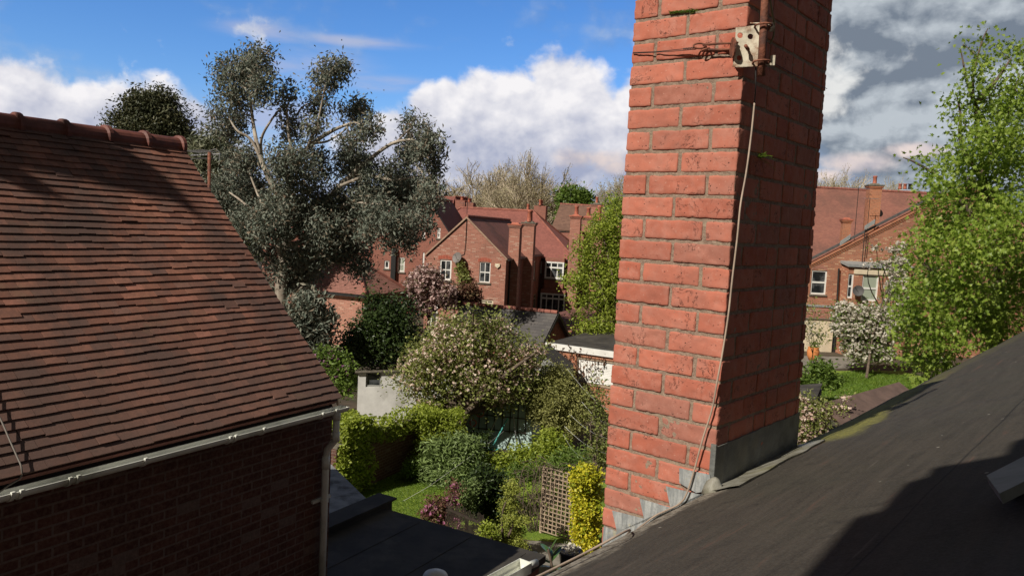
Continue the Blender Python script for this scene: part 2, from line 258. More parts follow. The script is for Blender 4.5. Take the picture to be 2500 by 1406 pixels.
# ------------------------------------------------------------------ object helpers
C = S.collection
def tag(o, label=None, cat=None, group=None, kind=None):
    if label: o['label'] = label
    if cat: o['category'] = cat
    if group: o['group'] = group
    if kind: o['kind'] = kind
    return o
def thing(name, label, cat, loc=(0, 0, 0), group=None):
    o = bpy.data.objects.new(name, None); C.objects.link(o); o.location = loc; o.empty_display_size = 0.2
    return tag(o, label, cat, group)
def root_loc(o):
    v = Vector((0, 0, 0))
    while o: v += o.location; o = o.parent
    return v
def copy_tree(o, parent=None):
    c = o.copy(); C.objects.link(c); c.parent = parent
    for ch in list(o.children): copy_tree(ch, c)
    return c
class MB:
    def __init__(s): s.v = []; s.f = []
    def add(s, vs, fs):
        b = len(s.v); s.v.extend([Vector(p) for p in vs]); s.f.extend([tuple(i+b for i in f) for f in fs]); return s
    def box(s, o, x, y, z):
        """corner o and three edge vectors"""
        o, x, y, z = map(Vector, (o, x, y, z))
        if x.cross(y).dot(z) < 0: o = o+x; x = -x
        v = [o, o+x, o+x+y, o+y, o+z, o+x+z, o+x+y+z, o+y+z]
        return s.add(v, [(3, 2, 1, 0), (4, 5, 6, 7), (0, 1, 5, 4), (1, 2, 6, 5), (2, 3, 7, 6), (3, 0, 4, 7)])
    def cbox(s, c, sx, sy, z0, z1, yaw=0, taper=1.0):
        cs, sn = math.cos(yaw), math.sin(yaw); ex = Vector((cs, -sn, 0)); ey = Vector((sn, cs, 0)); c = Vector((c[0], c[1], 0)); v = []
        for z, k in ((z0, 1), (z1, taper)):
            for a, b in ((-1, -1), (1, -1), (1, 1), (-1, 1)): v.append(c+ex*a*sx*k/2+ey*b*sy*k/2+Vector((0, 0, z)))
        return s.add(v, [(3, 2, 1, 0), (4, 5, 6, 7), (0, 1, 5, 4), (1, 2, 6, 5), (2, 3, 7, 6), (3, 0, 4, 7)])
    def slab(s, poly, vec):
        """polygon (any planar list) extruded by vec"""
        poly = [Vector(p) for p in poly]; vec = Vector(vec); n = len(poly)
        nr = Vector((0, 0, 0))
        for i in range(n): nr += poly[i].cross(poly[(i+1) % n])
        if nr.dot(vec) > 0: poly = poly[::-1]
        return s.add(poly+[p+vec for p in poly], [tuple(range(n)), tuple(range(2*n-1, n-1, -1))] + [((i+1) % n, i, i+n, (i+1) % n+n) for i in range(n)])
    def tube(s, pts, rad, k=8, cap=True):
        pts = [Vector(p) for p in pts]
        if not hasattr(rad, '__len__'): rad = [rad]*len(pts)
        b = len(s.v); ref = None
        for i, p in enumerate(pts):
            d = (pts[min(i+1, len(pts)-1)]-pts[max(i-1, 0)])
            d = d.normalized() if d.length > 1e-9 else Vector((0, 0, 1))
            if ref is None: ref = Vector((0, 0, 1)) if abs(d.z) < .9 else Vector((1, 0, 0))
            x = ref - d*ref.dot(d)
            x = x.normalized() if x.length > 1e-6 else d.orthogonal().normalized()
            ref = x; y = d.cross(x)
            for j in range(k):
                a = 2*math.pi*j/k; s.v.append(p+(x*math.cos(a)+y*math.sin(a))*rad[i])
        for i in range(len(pts)-1):
            for j in range(k):
                a = b+i*k+j; c_ = b+i*k+(j+1) % k; s.f.append((a, c_, c_+k, a+k))
        if cap: s.f.append(tuple(b+j for j in range(k))[::-1]); s.f.append(tuple(b+(len(pts)-1)*k+j for j in range(k)))
        return s
    def lathe(s, c, prof, k=16, yaxis=None):
        c = Vector(c); b = len(s.v)
        for (r, z) in prof:
            for j in range(k):
                a = 2*math.pi*j/k; s.v.append(c+Vector((r*math.cos(a), r*math.sin(a), z)))
        for i in range(len(prof)-1):
            for j in range(k): s.f.append((b+i*k+j, b+i*k+(j+1) % k, b+(i+1)*k+(j+1) % k, b+(i+1)*k+j))
        s.f.append(tuple(b+(len(prof)-1)*k+j for j in range(k))); s.f.append(tuple(b+j for j in range(k))[::-1])
        return s
    def holed(s, poly, holes):
        """planar polygon with holes, as triangles"""
        allp = [Vector(p) for l in [poly]+holes for p in l]; tr = tessellate_polygon([[Vector(p) for p in l] for l in [poly]+holes])
        nr = Vector((0, 0, 0)); pl = [Vector(p) for p in poly]
        for i in range(len(pl)): nr += pl[i].cross(pl[(i+1) % len(pl)])
        fs = []
        for t in tr:
            a, b_, c_ = (allp[i] for i in t)
            if (b_-a).cross(c_-a).dot(nr) < 0: t = (t[0], t[2], t[1])
            if (b_-a).cross(c_-a).length > 1e-9: fs.append(tuple(t))
        return s.add(allp, fs)
    def build(s, name, mat, parent=None, smooth=False, uv=True):
        me = bpy.data.meshes.new(name); rl = root_loc(parent)
        me.from_pydata([tuple(p-rl) for p in s.v], [], s.f); me.materials.append(mat)
        if uv:
            ul = me.uv_layers.new(name='UVMap'); dat = np.zeros((len(me.loops), 2), np.float32)
            for poly in me.polygons:
                nr = poly.normal; t = Vector((-nr.y, nr.x, 0))
                if t.length < 1e-3: t = Vector((1, 0, 0)); b_ = Vector((0, 1, 0))
                else: t.normalize(); b_ = nr.cross(t)
                for li in poly.loop_indices:
                    q = s.v[me.loops[li].vertex_index]; dat[li] = (q.dot(t), q.dot(b_))
            ul.data.foreach_set('uv', dat.ravel())
        if smooth:
            me.polygons.foreach_set('use_smooth', [True]*len(me.polygons))
        o = bpy.data.objects.new(name, me); C.objects.link(o)
        if parent: o.parent = parent
        return o
def np_mesh(name, V, Fc, mat, parent=None):
    """V (n,3), faces (m,4) numpy"""
    me = bpy.data.meshes.new(name); rl = root_loc(parent); V = V-np.array(rl)
    k = Fc.shape[1]; me.vertices.add(len(V)); me.vertices.foreach_set('co', V.astype(np.float32).ravel())
    me.loops.add(Fc.size); me.loops.foreach_set('vertex_index', Fc.astype(np.int32).ravel())
    me.polygons.add(len(Fc)); me.polygons.foreach_set('loop_start', np.arange(0, Fc.size, k, dtype=np.int32))
    me.update(calc_edges=True); me.validate(); me.materials.append(mat); me.shade_flat()
    o = bpy.data.objects.new(name, me); C.objects.link(o)
    if parent: o.parent = parent
    return o
# ------------------------------------------------------------------ vegetation
def B(px, py, rx, ry, Y, dz=1.0):
    c = P(px, py, Y); k = Y/F_PX; return (np.array(c), np.array((rx*k, min(rx, ry*1.2)*k*dz, ry*k)))
def clump_centres(blobs, n):
    vol = np.array([np.prod(b[1])**0.75 for b in blobs]); idx = RNG.choice(len(blobs), n, p=vol/vol.sum())
    d = RNG.normal(size=(n, 3)); d /= np.linalg.norm(d, axis=1)[:, None]; r = RNG.random(n)**0.42; r = np.where(RNG.random(n) < .06, r*1.17, r)
    c = np.array([b[0] for b in blobs])[idx]; q = np.array([b[1] for b in blobs])[idx]
    return c+d*q*r[:, None], d
def leaf_cloud(pts, size, asp=0.5, droop=0.0, jit=0.35, up=0.3):
    """folded rhombic leaves at pts"""
    n = len(pts); d = RNG.normal(size=(n, 3)); d[:, 2] = d[:, 2]*0.7-droop; d /= np.linalg.norm(d, axis=1)[:, None]
    h = RNG.normal(size=(n, 3)); h[:, 2] += up; s = np.cross(d, h); s /= np.linalg.norm(s, axis=1)[:, None]; nn_ = np.cross(s, d)
    L = (size*(1-jit+2*jit*RNG.random(n)))[:, None]
    a = pts-d*L/2; t = pts+d*L/2; m1 = pts-d*L*0.08+s*L*asp/2+nn_*L*0.08; m2 = pts-d*L*0.08-s*L*asp/2+nn_*L*0.08
    V = np.stack([a, m1, t, m2], 1).reshape(-1, 3); return V, np.arange(4*n).reshape(n, 4)
def foliage(name, mat, parent, blobs, nclump, per, size, asp=0.5, droop=0.0, spread=0.25, up=0.3, stretch=1.0):
    cc, _ = clump_centres(blobs, nclump); k = RNG.poisson(per, nclump)+1; idx = np.repeat(np.arange(nclump), k)
    off = RNG.normal(size=(len(idx), 3))*spread; off[:, 2] *= stretch
    pts = cc[idx]+off; V, Fc = leaf_cloud(pts, size, asp, droop, up=up)
    return np_mesh(name, V, Fc, mat, parent), cc
def blossoms(name, mat, parent, blobs, n, size, k=5, spread=None):
    cc, d = clump_centres([(b[0], b[1]*1.03) for b in blobs], n); spread = spread or size*0.45
    idx = np.repeat(np.arange(n), k); pts = cc[idx]+RNG.normal(size=(len(idx), 3))*spread*0.6
    V, Fc = leaf_cloud(pts, size, 0.95, 0, 0.3, 1.5); return np_mesh(name, V, Fc, mat, parent)
def curve(a, b, bend=0.12, n=5, sag=0.0):
    a, b = Vector(a), Vector(b); L = (b-a).length; o = Vector((random.uniform(-1, 1), random.uniform(-1, 1), random.uniform(-.5, 1)))*bend*L
    return [a.lerp(b, i/n)+o*math.sin(math.pi*i/n)+Vector((0, 0, -sag*L*math.sin(math.pi*i/n))) for i in range(n+1)]
def limbs(mb, start, pts, r0, r1=0.01, k=5, bend=0.12):
    for p in pts:
        c_ = curve(start, p, bend); L = len(c_); mb.tube(c_, [r0+(r1-r0)*i/(L-1) for i in range(L)], k, False)
def simple_plant(name, label, cat, blobs, mat, nclump, per, size, base=None, group=None, r0=0.05, stems=8, barkm='bark', leafname='foliage', flower=None, **kw):
    """shrub or small tree: stems from the base up into the crown"""
    lo_ = min(blobs, key=lambda b: b[0][2]); bx = np.mean([b[0][0] for b in blobs]); by = np.mean([b[0][1] for b in blobs])
    base = Vector(base) if base is not None else Vector((bx, by, 0.0))
    t = thing(name, label, cat, base, group)
    _, cc = foliage(leafname, M[mat], t, blobs, nclump, per, size, **kw)
    mb = MB(); top = Vector(np.mean([b[0] for b in blobs], axis=0)); fork = base.lerp(top, 0.45)
    mb.tube(curve(base, fork, 0.04), [r0, r0*.95, r0*.9, r0*.85, r0*.8, r0*.75], 7, False)
    limbs(mb, fork, [Vector(b[0]) for b in blobs], r0*0.6, r0*0.2)
    for b in blobs:
        for q in range(max(1, stems//max(1, len(blobs)))):
            e = cc[RNG.integers(len(cc))]
            if np.linalg.norm(e-b[0]) < 2.0*max(b[1]): limbs(mb, Vector(b[0]), [Vector(e)], r0*0.22, r0*0.06, 4)
    mb.build('trunk' if 'tree' in name else 'stem', M[barkm], t, True, uv=False)
    if flower: blossoms('blossom', M[flower[0]], t, blobs, flower[1], flower[2], flower[3] if len(flower) > 3 else 5)
    return t
# ------------------------------------------------------------------ building helpers
class Wall:
    """vertical wall plane: origin A (ground), direction to the right as seen from outside"""
    def __init__(s, A, yaw):
        s.A = Vector((A[0], A[1], 0)); s.d = Vector((math.cos(yaw), -math.sin(yaw), 0)); s.n = Vector((-s.d.y*-1, -s.d.x, 0)); s.n = Vector((s.d.y, -s.d.x, 0)); s.holes = []
    def p(s, t, z, o=0.0): return s.A+s.d*t+s.n*o+Vector((0, 0, z))
    def hit(s, px, py, o=0.0):
        q = PP(px, py, s.A+s.n*o, s.n); return (q-s.A).dot(s.d), q.z
    def build(s, parent, mat, outline, name='wall', depth=0.12):
        mb = MB(); outer = [s.p(*q) for q in outline]
        mb.holed(outer, [[s.p(t0, z0), s.p(t1, z0), s.p(t1, z1), s.p(t0, z1)] for (t0, t1, z0, z1) in s.holes])
        for (t0, t1, z0, z1) in s.holes:
            c_ = [(t0, z0), (t1, z0), (t1, z1), (t0, z1)]
            for i in range(4):
                a, b_ = c_[i], c_[(i+1) % 4]; mb.add([s.p(*a), s.p(*a, -depth-.04), s.p(*b_, -depth-.04), s.p(*b_)], [(0, 1, 2, 3)])
        return mb.build(name, mat, parent)
    def window(s, parent, t0, t1, z0, z1, cols=(0.5,), rows=(0.5,), fw_=0.07, bar=0.035, mat='white', depth=0.10, sill=True, arch=False, glass='glass', cut=True, o0=0.0, silm='stone', label=None):
        if cut: s.holes.append((t0, t1, z0, z1))
        mb = MB(); o = o0-depth
        def bx(a, b_, c_, d_, th=0.05, oo=0.0): mb.box(s.p(a, c_, o+oo), s.d*(b_-a), Vector((0, 0, d_-c_)), s.n*th)
        bx(t0, t0+fw_, z0, z1); bx(t1-fw_, t1, z0, z1); bx(t0+fw_, t1-fw_, z1-fw_, z1); bx(t0+fw_, t1-fw_, z0, z0+fw_*1.2)
        w_, h_ = t1-t0, z1-z0
        for k in rows: bx(t0+fw_, t1-fw_, z0+h_*k-bar*.8, z0+h_*k+bar*.8, 0.045)
        for k in cols: bx(t0+w_*k-bar/2, t0+w_*k+bar/2, z0+fw_*1.2, z1-fw_, 0.04)
        if arch:   # brick arch head sits over the frame
            pass
        wn_ = mb.build('window', M[mat], parent)
        if label: wn_['label'] = label
        MB().box(s.p(t0+fw_*.5, z0+fw_*.5, o-.005), s.d*(w_-fw_), Vector((0, 0, h_-fw_)), s.n*0.012).build('pane', M[glass], wn_)
        if sill: MB().box(s.p(t0-.07, z0-.10, 0.002+o0), s.d*(w_+.14), Vector((0, 0, .10)), s.n*0.07).build('sill', M[silm], wn_)
        return wn_
    def window_px(s, parent, x0, x1, y0, y1, **kw):
        xm, ym = (x0+x1)/2, (y0+y1)/2
        t0 = s.hit(x0, ym)[0]; t1 = s.hit(x1, ym)[0]; z1 = s.hit(xm, y0)[1]; z0 = s.hit(xm, y1)[1]
        return s.window(parent, t0, t1, z0, z1, **kw)
def roof_slab(parent, pts, mat, th=0.1, name='roof'):
    a, b_, c_ = (Vector(p) for p in pts[:3]); n_ = (b_-a).cross(c_-a).normalized()
    if n_.z < 0: n_ = -n_
    return MB().slab(pts, -n_*th).build(name, mat, parent)
def ridge_line(parent, a, b_, mat, r=0.11, seg=0.32, name='ridge'):
    mb = MB(); a, b_ = Vector(a), Vector(b_); L = (b_-a).length; n_ = max(1, int(L/seg))
    for i in range(n_):
        mb.tube([a.lerp(b_, i/n_), a.lerp(b_, (i+.92)/n_)], [r, r*0.94], 7)
    return mb.build(name, mat, parent)
def chimney_stack(parent, c, sx, sy, z0, z1, yaw, mat, pots=1, capm='stone', pot_h=0.5, name='chimney', cap=True, potr=0.13):
    mb = MB(); mb.cbox(c, sx, sy, z0, z1-.25 if cap else z1, yaw)
    if cap:
        mb.cbox(c, sx+.08, sy+.08, z1-.25, z1-.17, yaw); mb.cbox(c, sx+.16, sy+.16, z1-.17, z1-.08, yaw)
    o = mb.build(name, mat, parent)
    if cap: MB().cbox(c, sx+.24, sy+.24, z1-.08, z1, yaw).cbox(c, sx*.8, sy*.8, z1, z1+.1, yaw, .7).build('cap', M[capm], o)
    ey = Vector((math.sin(yaw), math.cos(yaw), 0))
    for i in range(pots):
        q = Vector((c[0], c[1], 0))+ey*((i-(pots-1)/2)*0.34)
        MB().lathe((q.x, q.y, z1+.04), [(potr*1.15, 0), (potr, .06), (potr*.85, pot_h*.8), (potr*1.05, pot_h*.85), (potr*1.05, pot_h), (potr*.8, pot_h), (potr*.7, pot_h-.1)], 12).build('chimney_pot', M['pot'], o, True)
    return o
# ================================================================== OWN ROOF AND CHIMNEY (near)
YR = R(40.0); E1 = Vector((math.sin(YR), math.cos(YR), 0)); EL = Vector((-math.cos(YR), math.sin(YR), 0)); EU = -EL; ZU = Vector((0, 0, 1))
C0 = P(1740, 1190, 2.73)
NL = -E1; NR = EU            # outward normals of the sunlit left face and the shaded right face
TL = (PP(1514, 560, C0, NL)-C0).dot(EL); TR = (PP(1988, 560, C0, NR)-C0).dot(E1)
z427 = PP(1790, 427, C0, NL).z; z992 = PP(1747, 992, C0, NL).z; CH = (z427-z992)/10
n = new_mat('chimney_brick'); g = geo(n); pos = g['Position']; rnd = g['Random Per Island']
c = n.mix(rnd, (0.40, 0.118, 0.074), (0.52, 0.178, 0.118)); wr = n.node('ShaderNodeTexWhiteNoise', noise_dimensions='1D'); n.put(wr.inputs['W'], n.math('MULTIPLY', rnd, 97.3))
c = n.mix(n.ramp(wr.outputs['Value'], 0.82, 0.86, 0.0, 0.55), c, (0.27, 0.125, 0.095))
c = n.mix(n.ramp(n.noise(pos, 14, 6, 0.7), 0.40, 0.72, 0.0, 0.6), c, (0.50, 0.235, 0.18))
c = n.mix(n.ramp(n.noise(pos, 3.0, 5, 0.65), 0.45, 0.7, 0.0, 0.35), c, (0.22, 0.105, 0.085))
c = n.mix(n.ramp(n.noise(pos, 34, 6, 0.75), 0.56, 0.72, 0.0, 0.45), c, (0.25, 0.07, 0.05))
c = n.mix(n.ramp(n.noise(pos, 9, 5, 0.7), 0.62, 0.78, 0.0, 0.5), c, (0.13, 0.06, 0.045))
pit = n.ramp(n.vor(n.vmath('ADD', pos, n.vmath('SCALE', n.noise(pos, 60, 2, 0.5, 0, 1), scale=0.012)), 62), 0.10, 0.17, 1.0, 0.0)
pit = n.math('MULTIPLY', pit, n.ramp(n.noise(pos, 24, 3), 0.47, 0.56))
crk = n.math('ABSOLUTE', n.math('SUBTRACT', n.noise(pos, 17, 5, 0.65, 0.6), 0.5)); crk = n.math('MULTIPLY', n.ramp(crk, 0.003, 0.011, 1.0, 0.0), n.ramp(n.noise(pos, 7, 2), 0.54, 0.6))
dk = n.math('MAXIMUM', pit, crk); c = n.mix(n.math('MULTIPLY', dk, 0.85), c, (0.05, 0.022, 0.018))
c = n.mix(n.ramp(n.noise(pos, 120, 2, 0.6), 0.66, 0.74, 0.0, 0.5), c, (0.62, 0.40, 0.32))
n.put(n.b.inputs['Base Color'], c); n.b.inputs['Roughness'].default_value = 0.88; n.b.inputs['Specular IOR Level'].default_value = 0.22
bump(n, n.math('SUBTRACT', n.math('ADD', n.math('MULTIPLY', n.noise(pos, 160, 4, 0.7), 0.25), n.math('MULTIPLY', n.noise(pos, 30, 5, 0.6), 0.7)), dk), 0.55, 0.004)
M['cbrick'] = n.m
n = new_mat('chimney_mortar'); pos = geo(n)['Position']
c = n.mix(n.ramp(n.noise(pos, 60, 6, 0.75), 0.3, 0.7), (0.20, 0.13, 0.095), (0.40, 0.295, 0.22)); c = n.mix(n.ramp(n.noise(pos, 6, 4, 0.6), 0.5, 0.7, 0, 0.6), c, (0.36, 0.29, 0.2))
c = n.mix(n.ramp(n.vor(pos, 170), 0.1, 0.3, 0.6, 0.0), c, (0.40, 0.35, 0.29))
n.put(n.b.inputs['Base Color'], c); n.b.inputs['Roughness'].default_value = 0.95; bump(n, n.noise(pos, 150, 5, 0.8), 1.0, 0.006); M['mortar'] = n.m
def lattice(nx, ny, nz):
    ed = lambda k: [-1.0, -0.93]+[(-1+2*(i+0.5)/(k-3))*0.86 for i in range(k-3)]+[0.93, 1.0]
    X, Y_, Z = ed(nx), ed(ny), ed(nz); idx = {}; vs = []; fs = []
    def gv(i, j, k):
        if (i, j, k) not in idx: idx[(i, j, k)] = len(vs); vs.append((X[i], Y_[j], Z[k]))
        return idx[(i, j, k)]
    nx, ny, nz = len(X)-1, len(Y_)-1, len(Z)-1
    for i in range(nx):
        for j in range(ny): fs.append((gv(i, j, 0), gv(i, j+1, 0), gv(i+1, j+1, 0), gv(i+1, j, 0))); fs.append((gv(i, j, nz), gv(i+1, j, nz), gv(i+1, j+1, nz), gv(i, j+1, nz)))
    for i in range(nx):
        for k in range(nz): fs.append((gv(i, 0, k), gv(i+1, 0, k), gv(i+1, 0, k+1), gv(i, 0, k+1))); fs.append((gv(i, ny, k), gv(i, ny, k+1), gv(i+1, ny, k+1), gv(i+1, ny, k)))
    for j in range(ny):
        for k in range(nz): fs.append((gv(0, j, k), gv(0, j, k+1), gv(0, j+1, k+1), gv(0, j+1, k))); fs.append((gv(nx, j, k), gv(nx, j+1, k), gv(nx, j+1, k+1), gv(nx, j, k+1)))
    return np.array(vs), fs
LAT = {True: lattice(20, 8, 9), False: lattice(11, 8, 9)}
BV, BF, nb = [], [], 0
def cbrick(o, ex, ey, l, d, h):
    """o: corner at the outer face, ex along the face, ey inwards"""
    global nb
    vs, fs = LAT[l > .15]; half = np.array((l/2, d/2, h/2)); r = random.uniform(.004, .008); sd = random.uniform(0, 90)
    lift = random.uniform(-.003, .0015); ry = random.uniform(-.006, .006); rz = random.uniform(-.012, .012); cx = o+ex*l/2+ey*(d/2+lift)+ZU*h/2
    base = nb
    for q in vs*half:
        inn = np.clip(q, -(half-r), half-r); dd = q-inn; L = np.linalg.norm(dd)
        dirn = dd/L if L > 1e-9 else np.array((0, 0, 0.0)); p = inn+dirn*r if L > 1e-9 else q
        w_ = cx+ex*p[0]+ey*p[1]+ZU*p[2]
        nz_ = noise.noise(Vector(w_)*38+Vector((sd, 0, 0)))*.6+noise.noise(Vector(w_)*95+Vector((0, sd, 0)))*.4
        edge = 1.0+1.2*min(1.0, L/(r*.6)); p = p-dirn*0.0016*(.4+nz_*1.3)*edge*(1 if L > 1e-9 else 0)
        if L < r*.6 or abs(dirn[1]) > .9: p[1] += 0.0016*nz_
        px_, pz_ = p[0]-p[2]*ry+0, p[2]+p[0]*ry; py_ = p[1]+p[0]*rz
        w_ = cx+ex*px_+ey*py_+ZU*pz_; BV.append((w_.x, w_.y, w_.z))
    for f in fs: BF.append(tuple(i+base for i in f))
    nb += len(vs)
TS = MB()
k0, k1 = -21, 10
JT = 0.0095
for k in range(k0, k1):
    zb = z427+k*CH; h = CH-JT; s_course = (k % 2 == 1) or False   # row just above joint 427 (k=0) is stretchers
    s_course = (k % 2 == 0)
    if s_course:
        w_ = (TL-JT)/2; q1 = w_+random.uniform(-.006, .006)
        cbrick(C0*1.0-ZU*C0.z+ZU*(zb+JT), EL, E1, q1, .104, h); cbrick(C0-ZU*C0.z+ZU*(zb+JT)+EL*(q1+JT), EL, E1, TL-q1-JT, .104, h)
        t = .104+JT; ws = [.215, .104, .215, .104, .215, .215]
    else:
        hd = .104; w_ = TL-2*hd-2*JT+random.uniform(-.006, .006)
        cbrick(C0-ZU*C0.z+ZU*(zb+JT)+EL*(hd+JT), EL, E1, w_, .104, h); cbrick(C0-ZU*C0.z+ZU*(zb+JT)+EL*(hd+w_+2*JT), EL, E1, TL-hd-w_-2*JT, .104, h)
        t = 0.0; ws = [.215, .215, .104, .215, .215, .104]
    for wv in ws:
        if t > TR-.04: break
        wv = min(wv, TR-t); 
        if TR-t-wv < .05: wv = TR-t
        # right face: along E1, inwards EL
        dp = .104
        cbrick(C0-ZU*C0.z+ZU*(zb+JT)+E1*t, E1, EL, wv, dp, h); t += wv+JT
chim = thing('chimney_stack', 'tall near red brick chimney with lead flashing rising from the dark felt roof', 'chimney', C0)
np_mesh('brickwork', np.array(BV), np.array(BF), M['cbrick'], chim).data.polygons.foreach_set('use_smooth', [True]*len(BF))
mv, mf = [], []
def mgrid(o, ex, nr_, L, z0, z1, st=0.009):
    nx, nz = int(L/st), int((z1-z0)/st); b = len(mv)
    for j in range(nz+1):
        for i in range(nx+1):
            p = o+ex*(L*i/nx)+ZU*(z0+(z1-z0)*j/nz); q = noise.noise(p*55)*.6+noise.noise(p*140)*.4+noise.noise(p*5)*.7
            p = p+nr_*(q*.0026-.0050); mv.append(tuple(p))
    for j in range(nz):
        for i in range(nx):
            a = b+j*(nx+1)+i; mf.append((a, a+1, a+nx+2, a+nx+1) if ex.cross(ZU).dot(nr_) > 0 else (a, a+nx+1, a+nx+2, a+1))
O = C0-ZU*C0.z
mgrid(O+EL*.004, EL, NL, TL-.012, z427+k0*CH, z427+k1*CH); mgrid(O+E1*.004, E1, NR, TR-.012, z427+k0*CH, z427+k1*CH)
np_mesh('mortar', np.array(mv), np.array(mf), M['mortar'], chim)
MB().box(O+E1*.012+EL*.012+ZU*(z427+k0*CH), EL*(TL-.024), E1*(TR-.024), ZU*((k1-k0)*CH)).build('core', M['mortar'], chim)
# lead flashing
def lf(px, py, o): q = PP(px, py, C0+NL*o, NL); return q
def rf(px, py, o): q = PP(px, py, C0+NR*o, NR); return q
stp = [(1475, 1283), (1507, 1297), (1495, 1245), (1573, 1265), (1562, 1216), (1637, 1238), (1626, 1186), (1700, 1204), (1742, 1212), (1742, 1192), (1690, 1245), (1560, 1320), (1468, 1368)]
nose = MB()
nose.slab([lf(x, y, .004) for x, y in stp], NL*.0025); nose.slab([lf(x, y, .0085) for x, y in [(1659, 1142), (1733, 1158), (1741, 1196), (1700, 1202), (1659, 1178)]], NL*.0025)
nose.build('stepped_flashing', M['lead'], chim)
mb = MB(); nn_ = 14
for i in range(nn_):
    a, b_ = i/nn_, (i+1)/nn_; ra = lambda t: O+E1*(TR*1.0*t)+NR*(.004+.006*noise.noise(Vector((t*9, 0, 0))))
    ztop = lambda t: C0.z+.150+.006*noise.noise(Vector((t*7, 3, 0)))
    mb.add([ra(a)+ZU*(C0.z-.03), ra(b_)+ZU*(C0.z-.03), ra(b_)+ZU*ztop(b_), ra(a)+ZU*ztop(a), ra(b_)+ZU*ztop(b_)-NR*.012, ra(a)+ZU*ztop(a)-NR*.012], [(0, 1, 2, 3), (3, 2, 4, 5)])
mb.box(O+ZU*(C0.z-.03)+NR*.004+NL*.006, EL*.02, NR*.001+E1*.006, ZU*.19)
mb.build('apron_flashing', M['shadelead'], chim)
# own roof
n = new_mat('roof_membrane'); g = geo(n); tcn = n.node('ShaderNodeUVMap').outputs[0]; pos = g['Position']
st1 = n.noise(n.vmath('MULTIPLY', tcn, (2.0, 26, 1)), 1.0, 7, 0.65, 0.3); st2 = n.noise(n.vmath('MULTIPLY', tcn, (5.0, 90, 1)), 1.0, 5, 0.6, 0.2)
rot = n.node('ShaderNodeMapping'); n.put(rot.inputs['Vector'], tcn); rot.inputs['Rotation'].default_value = (0, 0, 0.35); rot.inputs['Scale'].default_value = (2.2, 60, 1)
st3 = n.noise(rot.outputs[0], 1.0, 5, 0.6, 0.3)
c = n.mix(n.ramp(st1, 0.3, 0.7), (0.036, 0.031, 0.026), (0.064, 0.054, 0.044)); c = n.mix(n.ramp(st2, 0.62, 0.8, 0, 0.35), c, (0.115, 0.10, 0.085))
c = n.mix(n.ramp(st3, 0.62, 0.78, 0, 0.5), c, (0.19, 0.165, 0.14))
c = n.mix(n.math('MULTIPLY', n.ramp(st1, 0.56, 0.72), n.ramp(n.noise(pos, 2.3, 3), 0.50, 0.62, 0, 0.75)), c, (0.14, 0.05, 0.034))
c = n.mix(n.ramp(n.noise(pos, 1.1, 4, 0.6), 0.4, 0.65, 0, 0.45), c, (0.05, 0.048, 0.035))
c = n.mix(n.math('MULTIPLY', n.ramp(n.vor(pos, 9), 0.045, 0.065, 0.8, 0.0), n.ramp(n.noise(pos, 30, 2), 0.5, 0.55)), c, (0.4, 0.38, 0.33))
xs, ys = n.sep(tcn)[0:2]; jag = n.math('ADD', ys, n.math('MULTIPLY', n.math('SUBTRACT', n.noise(n.vmath('MULTIPLY', tcn, (3, 12, 1)), 1.0, 6, 0.65), 0.5), 0.22))
wdth = n.ramp(xs, 0.75, 2.3, 0.24, 0.13)
mo = n.math('MULTIPLY', n.ramp(n.math('SUBTRACT', jag, wdth), -.05, .03, 1.0, 0.0), n.math('MULTIPLY', n.ramp(xs, 0.75, 1.0), n.ramp(xs, 1.9, 4.2, 1.0, 0.15)))
mo = n.math('MULTIPLY', mo, n.ramp(ys, -.04, .02)); c = n.mix(mo, c, n.mix(n.ramp(n.noise(pos, 60, 5, 0.7), 0.3, 0.7), (0.11, 0.11, 0.028), (0.27, 0.25, 0.055)))
ed = n.math('MULTIPLY', n.ramp(jag, 0.035, 0.085, 1.0, 0.0), n.ramp(xs, 0.75, 0.9, 1.0, 0.0)); c = n.mix(n.math('MULTIPLY', ed, 0.85), c, n.mix(n.ramp(n.noise(pos, 40, 5, 0.7), 0.35, 0.65), (0.12, 0.10, 0.075), (0.36, 0.33, 0.27)))
n.put(n.b.inputs['Base Color'], c); c = n.mix(n.ramp(n.noise(pos, 130, 4, 0.75), 0.35, 0.72, 0.0, 0.45), c, (0.11, 0.10, 0.085)); c = n.mix(n.ramp(n.noise(pos, 14, 6, 0.7), 0.52, 0.72, 0.0, 0.5), c, (0.022, 0.021, 0.02))
lapx = n.math('FRACT', n.math('MULTIPLY', n.math('ADD', ys, n.math('MULTIPLY', n.noise(n.vmath('MULTIPLY', tcn, (1.2, 1.2, 1)), 1.0, 3), 0.03)), 1.25)); lap = n.ramp(lapx, 0.0, 0.012, 1.0, 0.0)
c = n.mix(n.math('MULTIPLY', lap, 0.7), c, (0.012, 0.012, 0.012)); n.put(n.b.inputs['Base Color'], c)
n.b.inputs['Roughness'].default_value = 0.88; n.b.inputs['Specular IOR Level'].default_value = 0.18
bump(n, n.math('ADD', n.math('ADD', n.math('MULTIPLY', n.noise(pos, 90, 5, 0.75), 1.1), n.math('MULTIPLY', lap, -1.5)), n.math('ADD', n.math('MULTIPLY', mo, 1.2), n.math('MULTIPLY', n.noise(pos, 8, 4, 0.6), 1.5))), 0.5, 0.006)
M['membrane'] = n.m
SL = math.tan(R(22)); SD = math.tan(R(40))
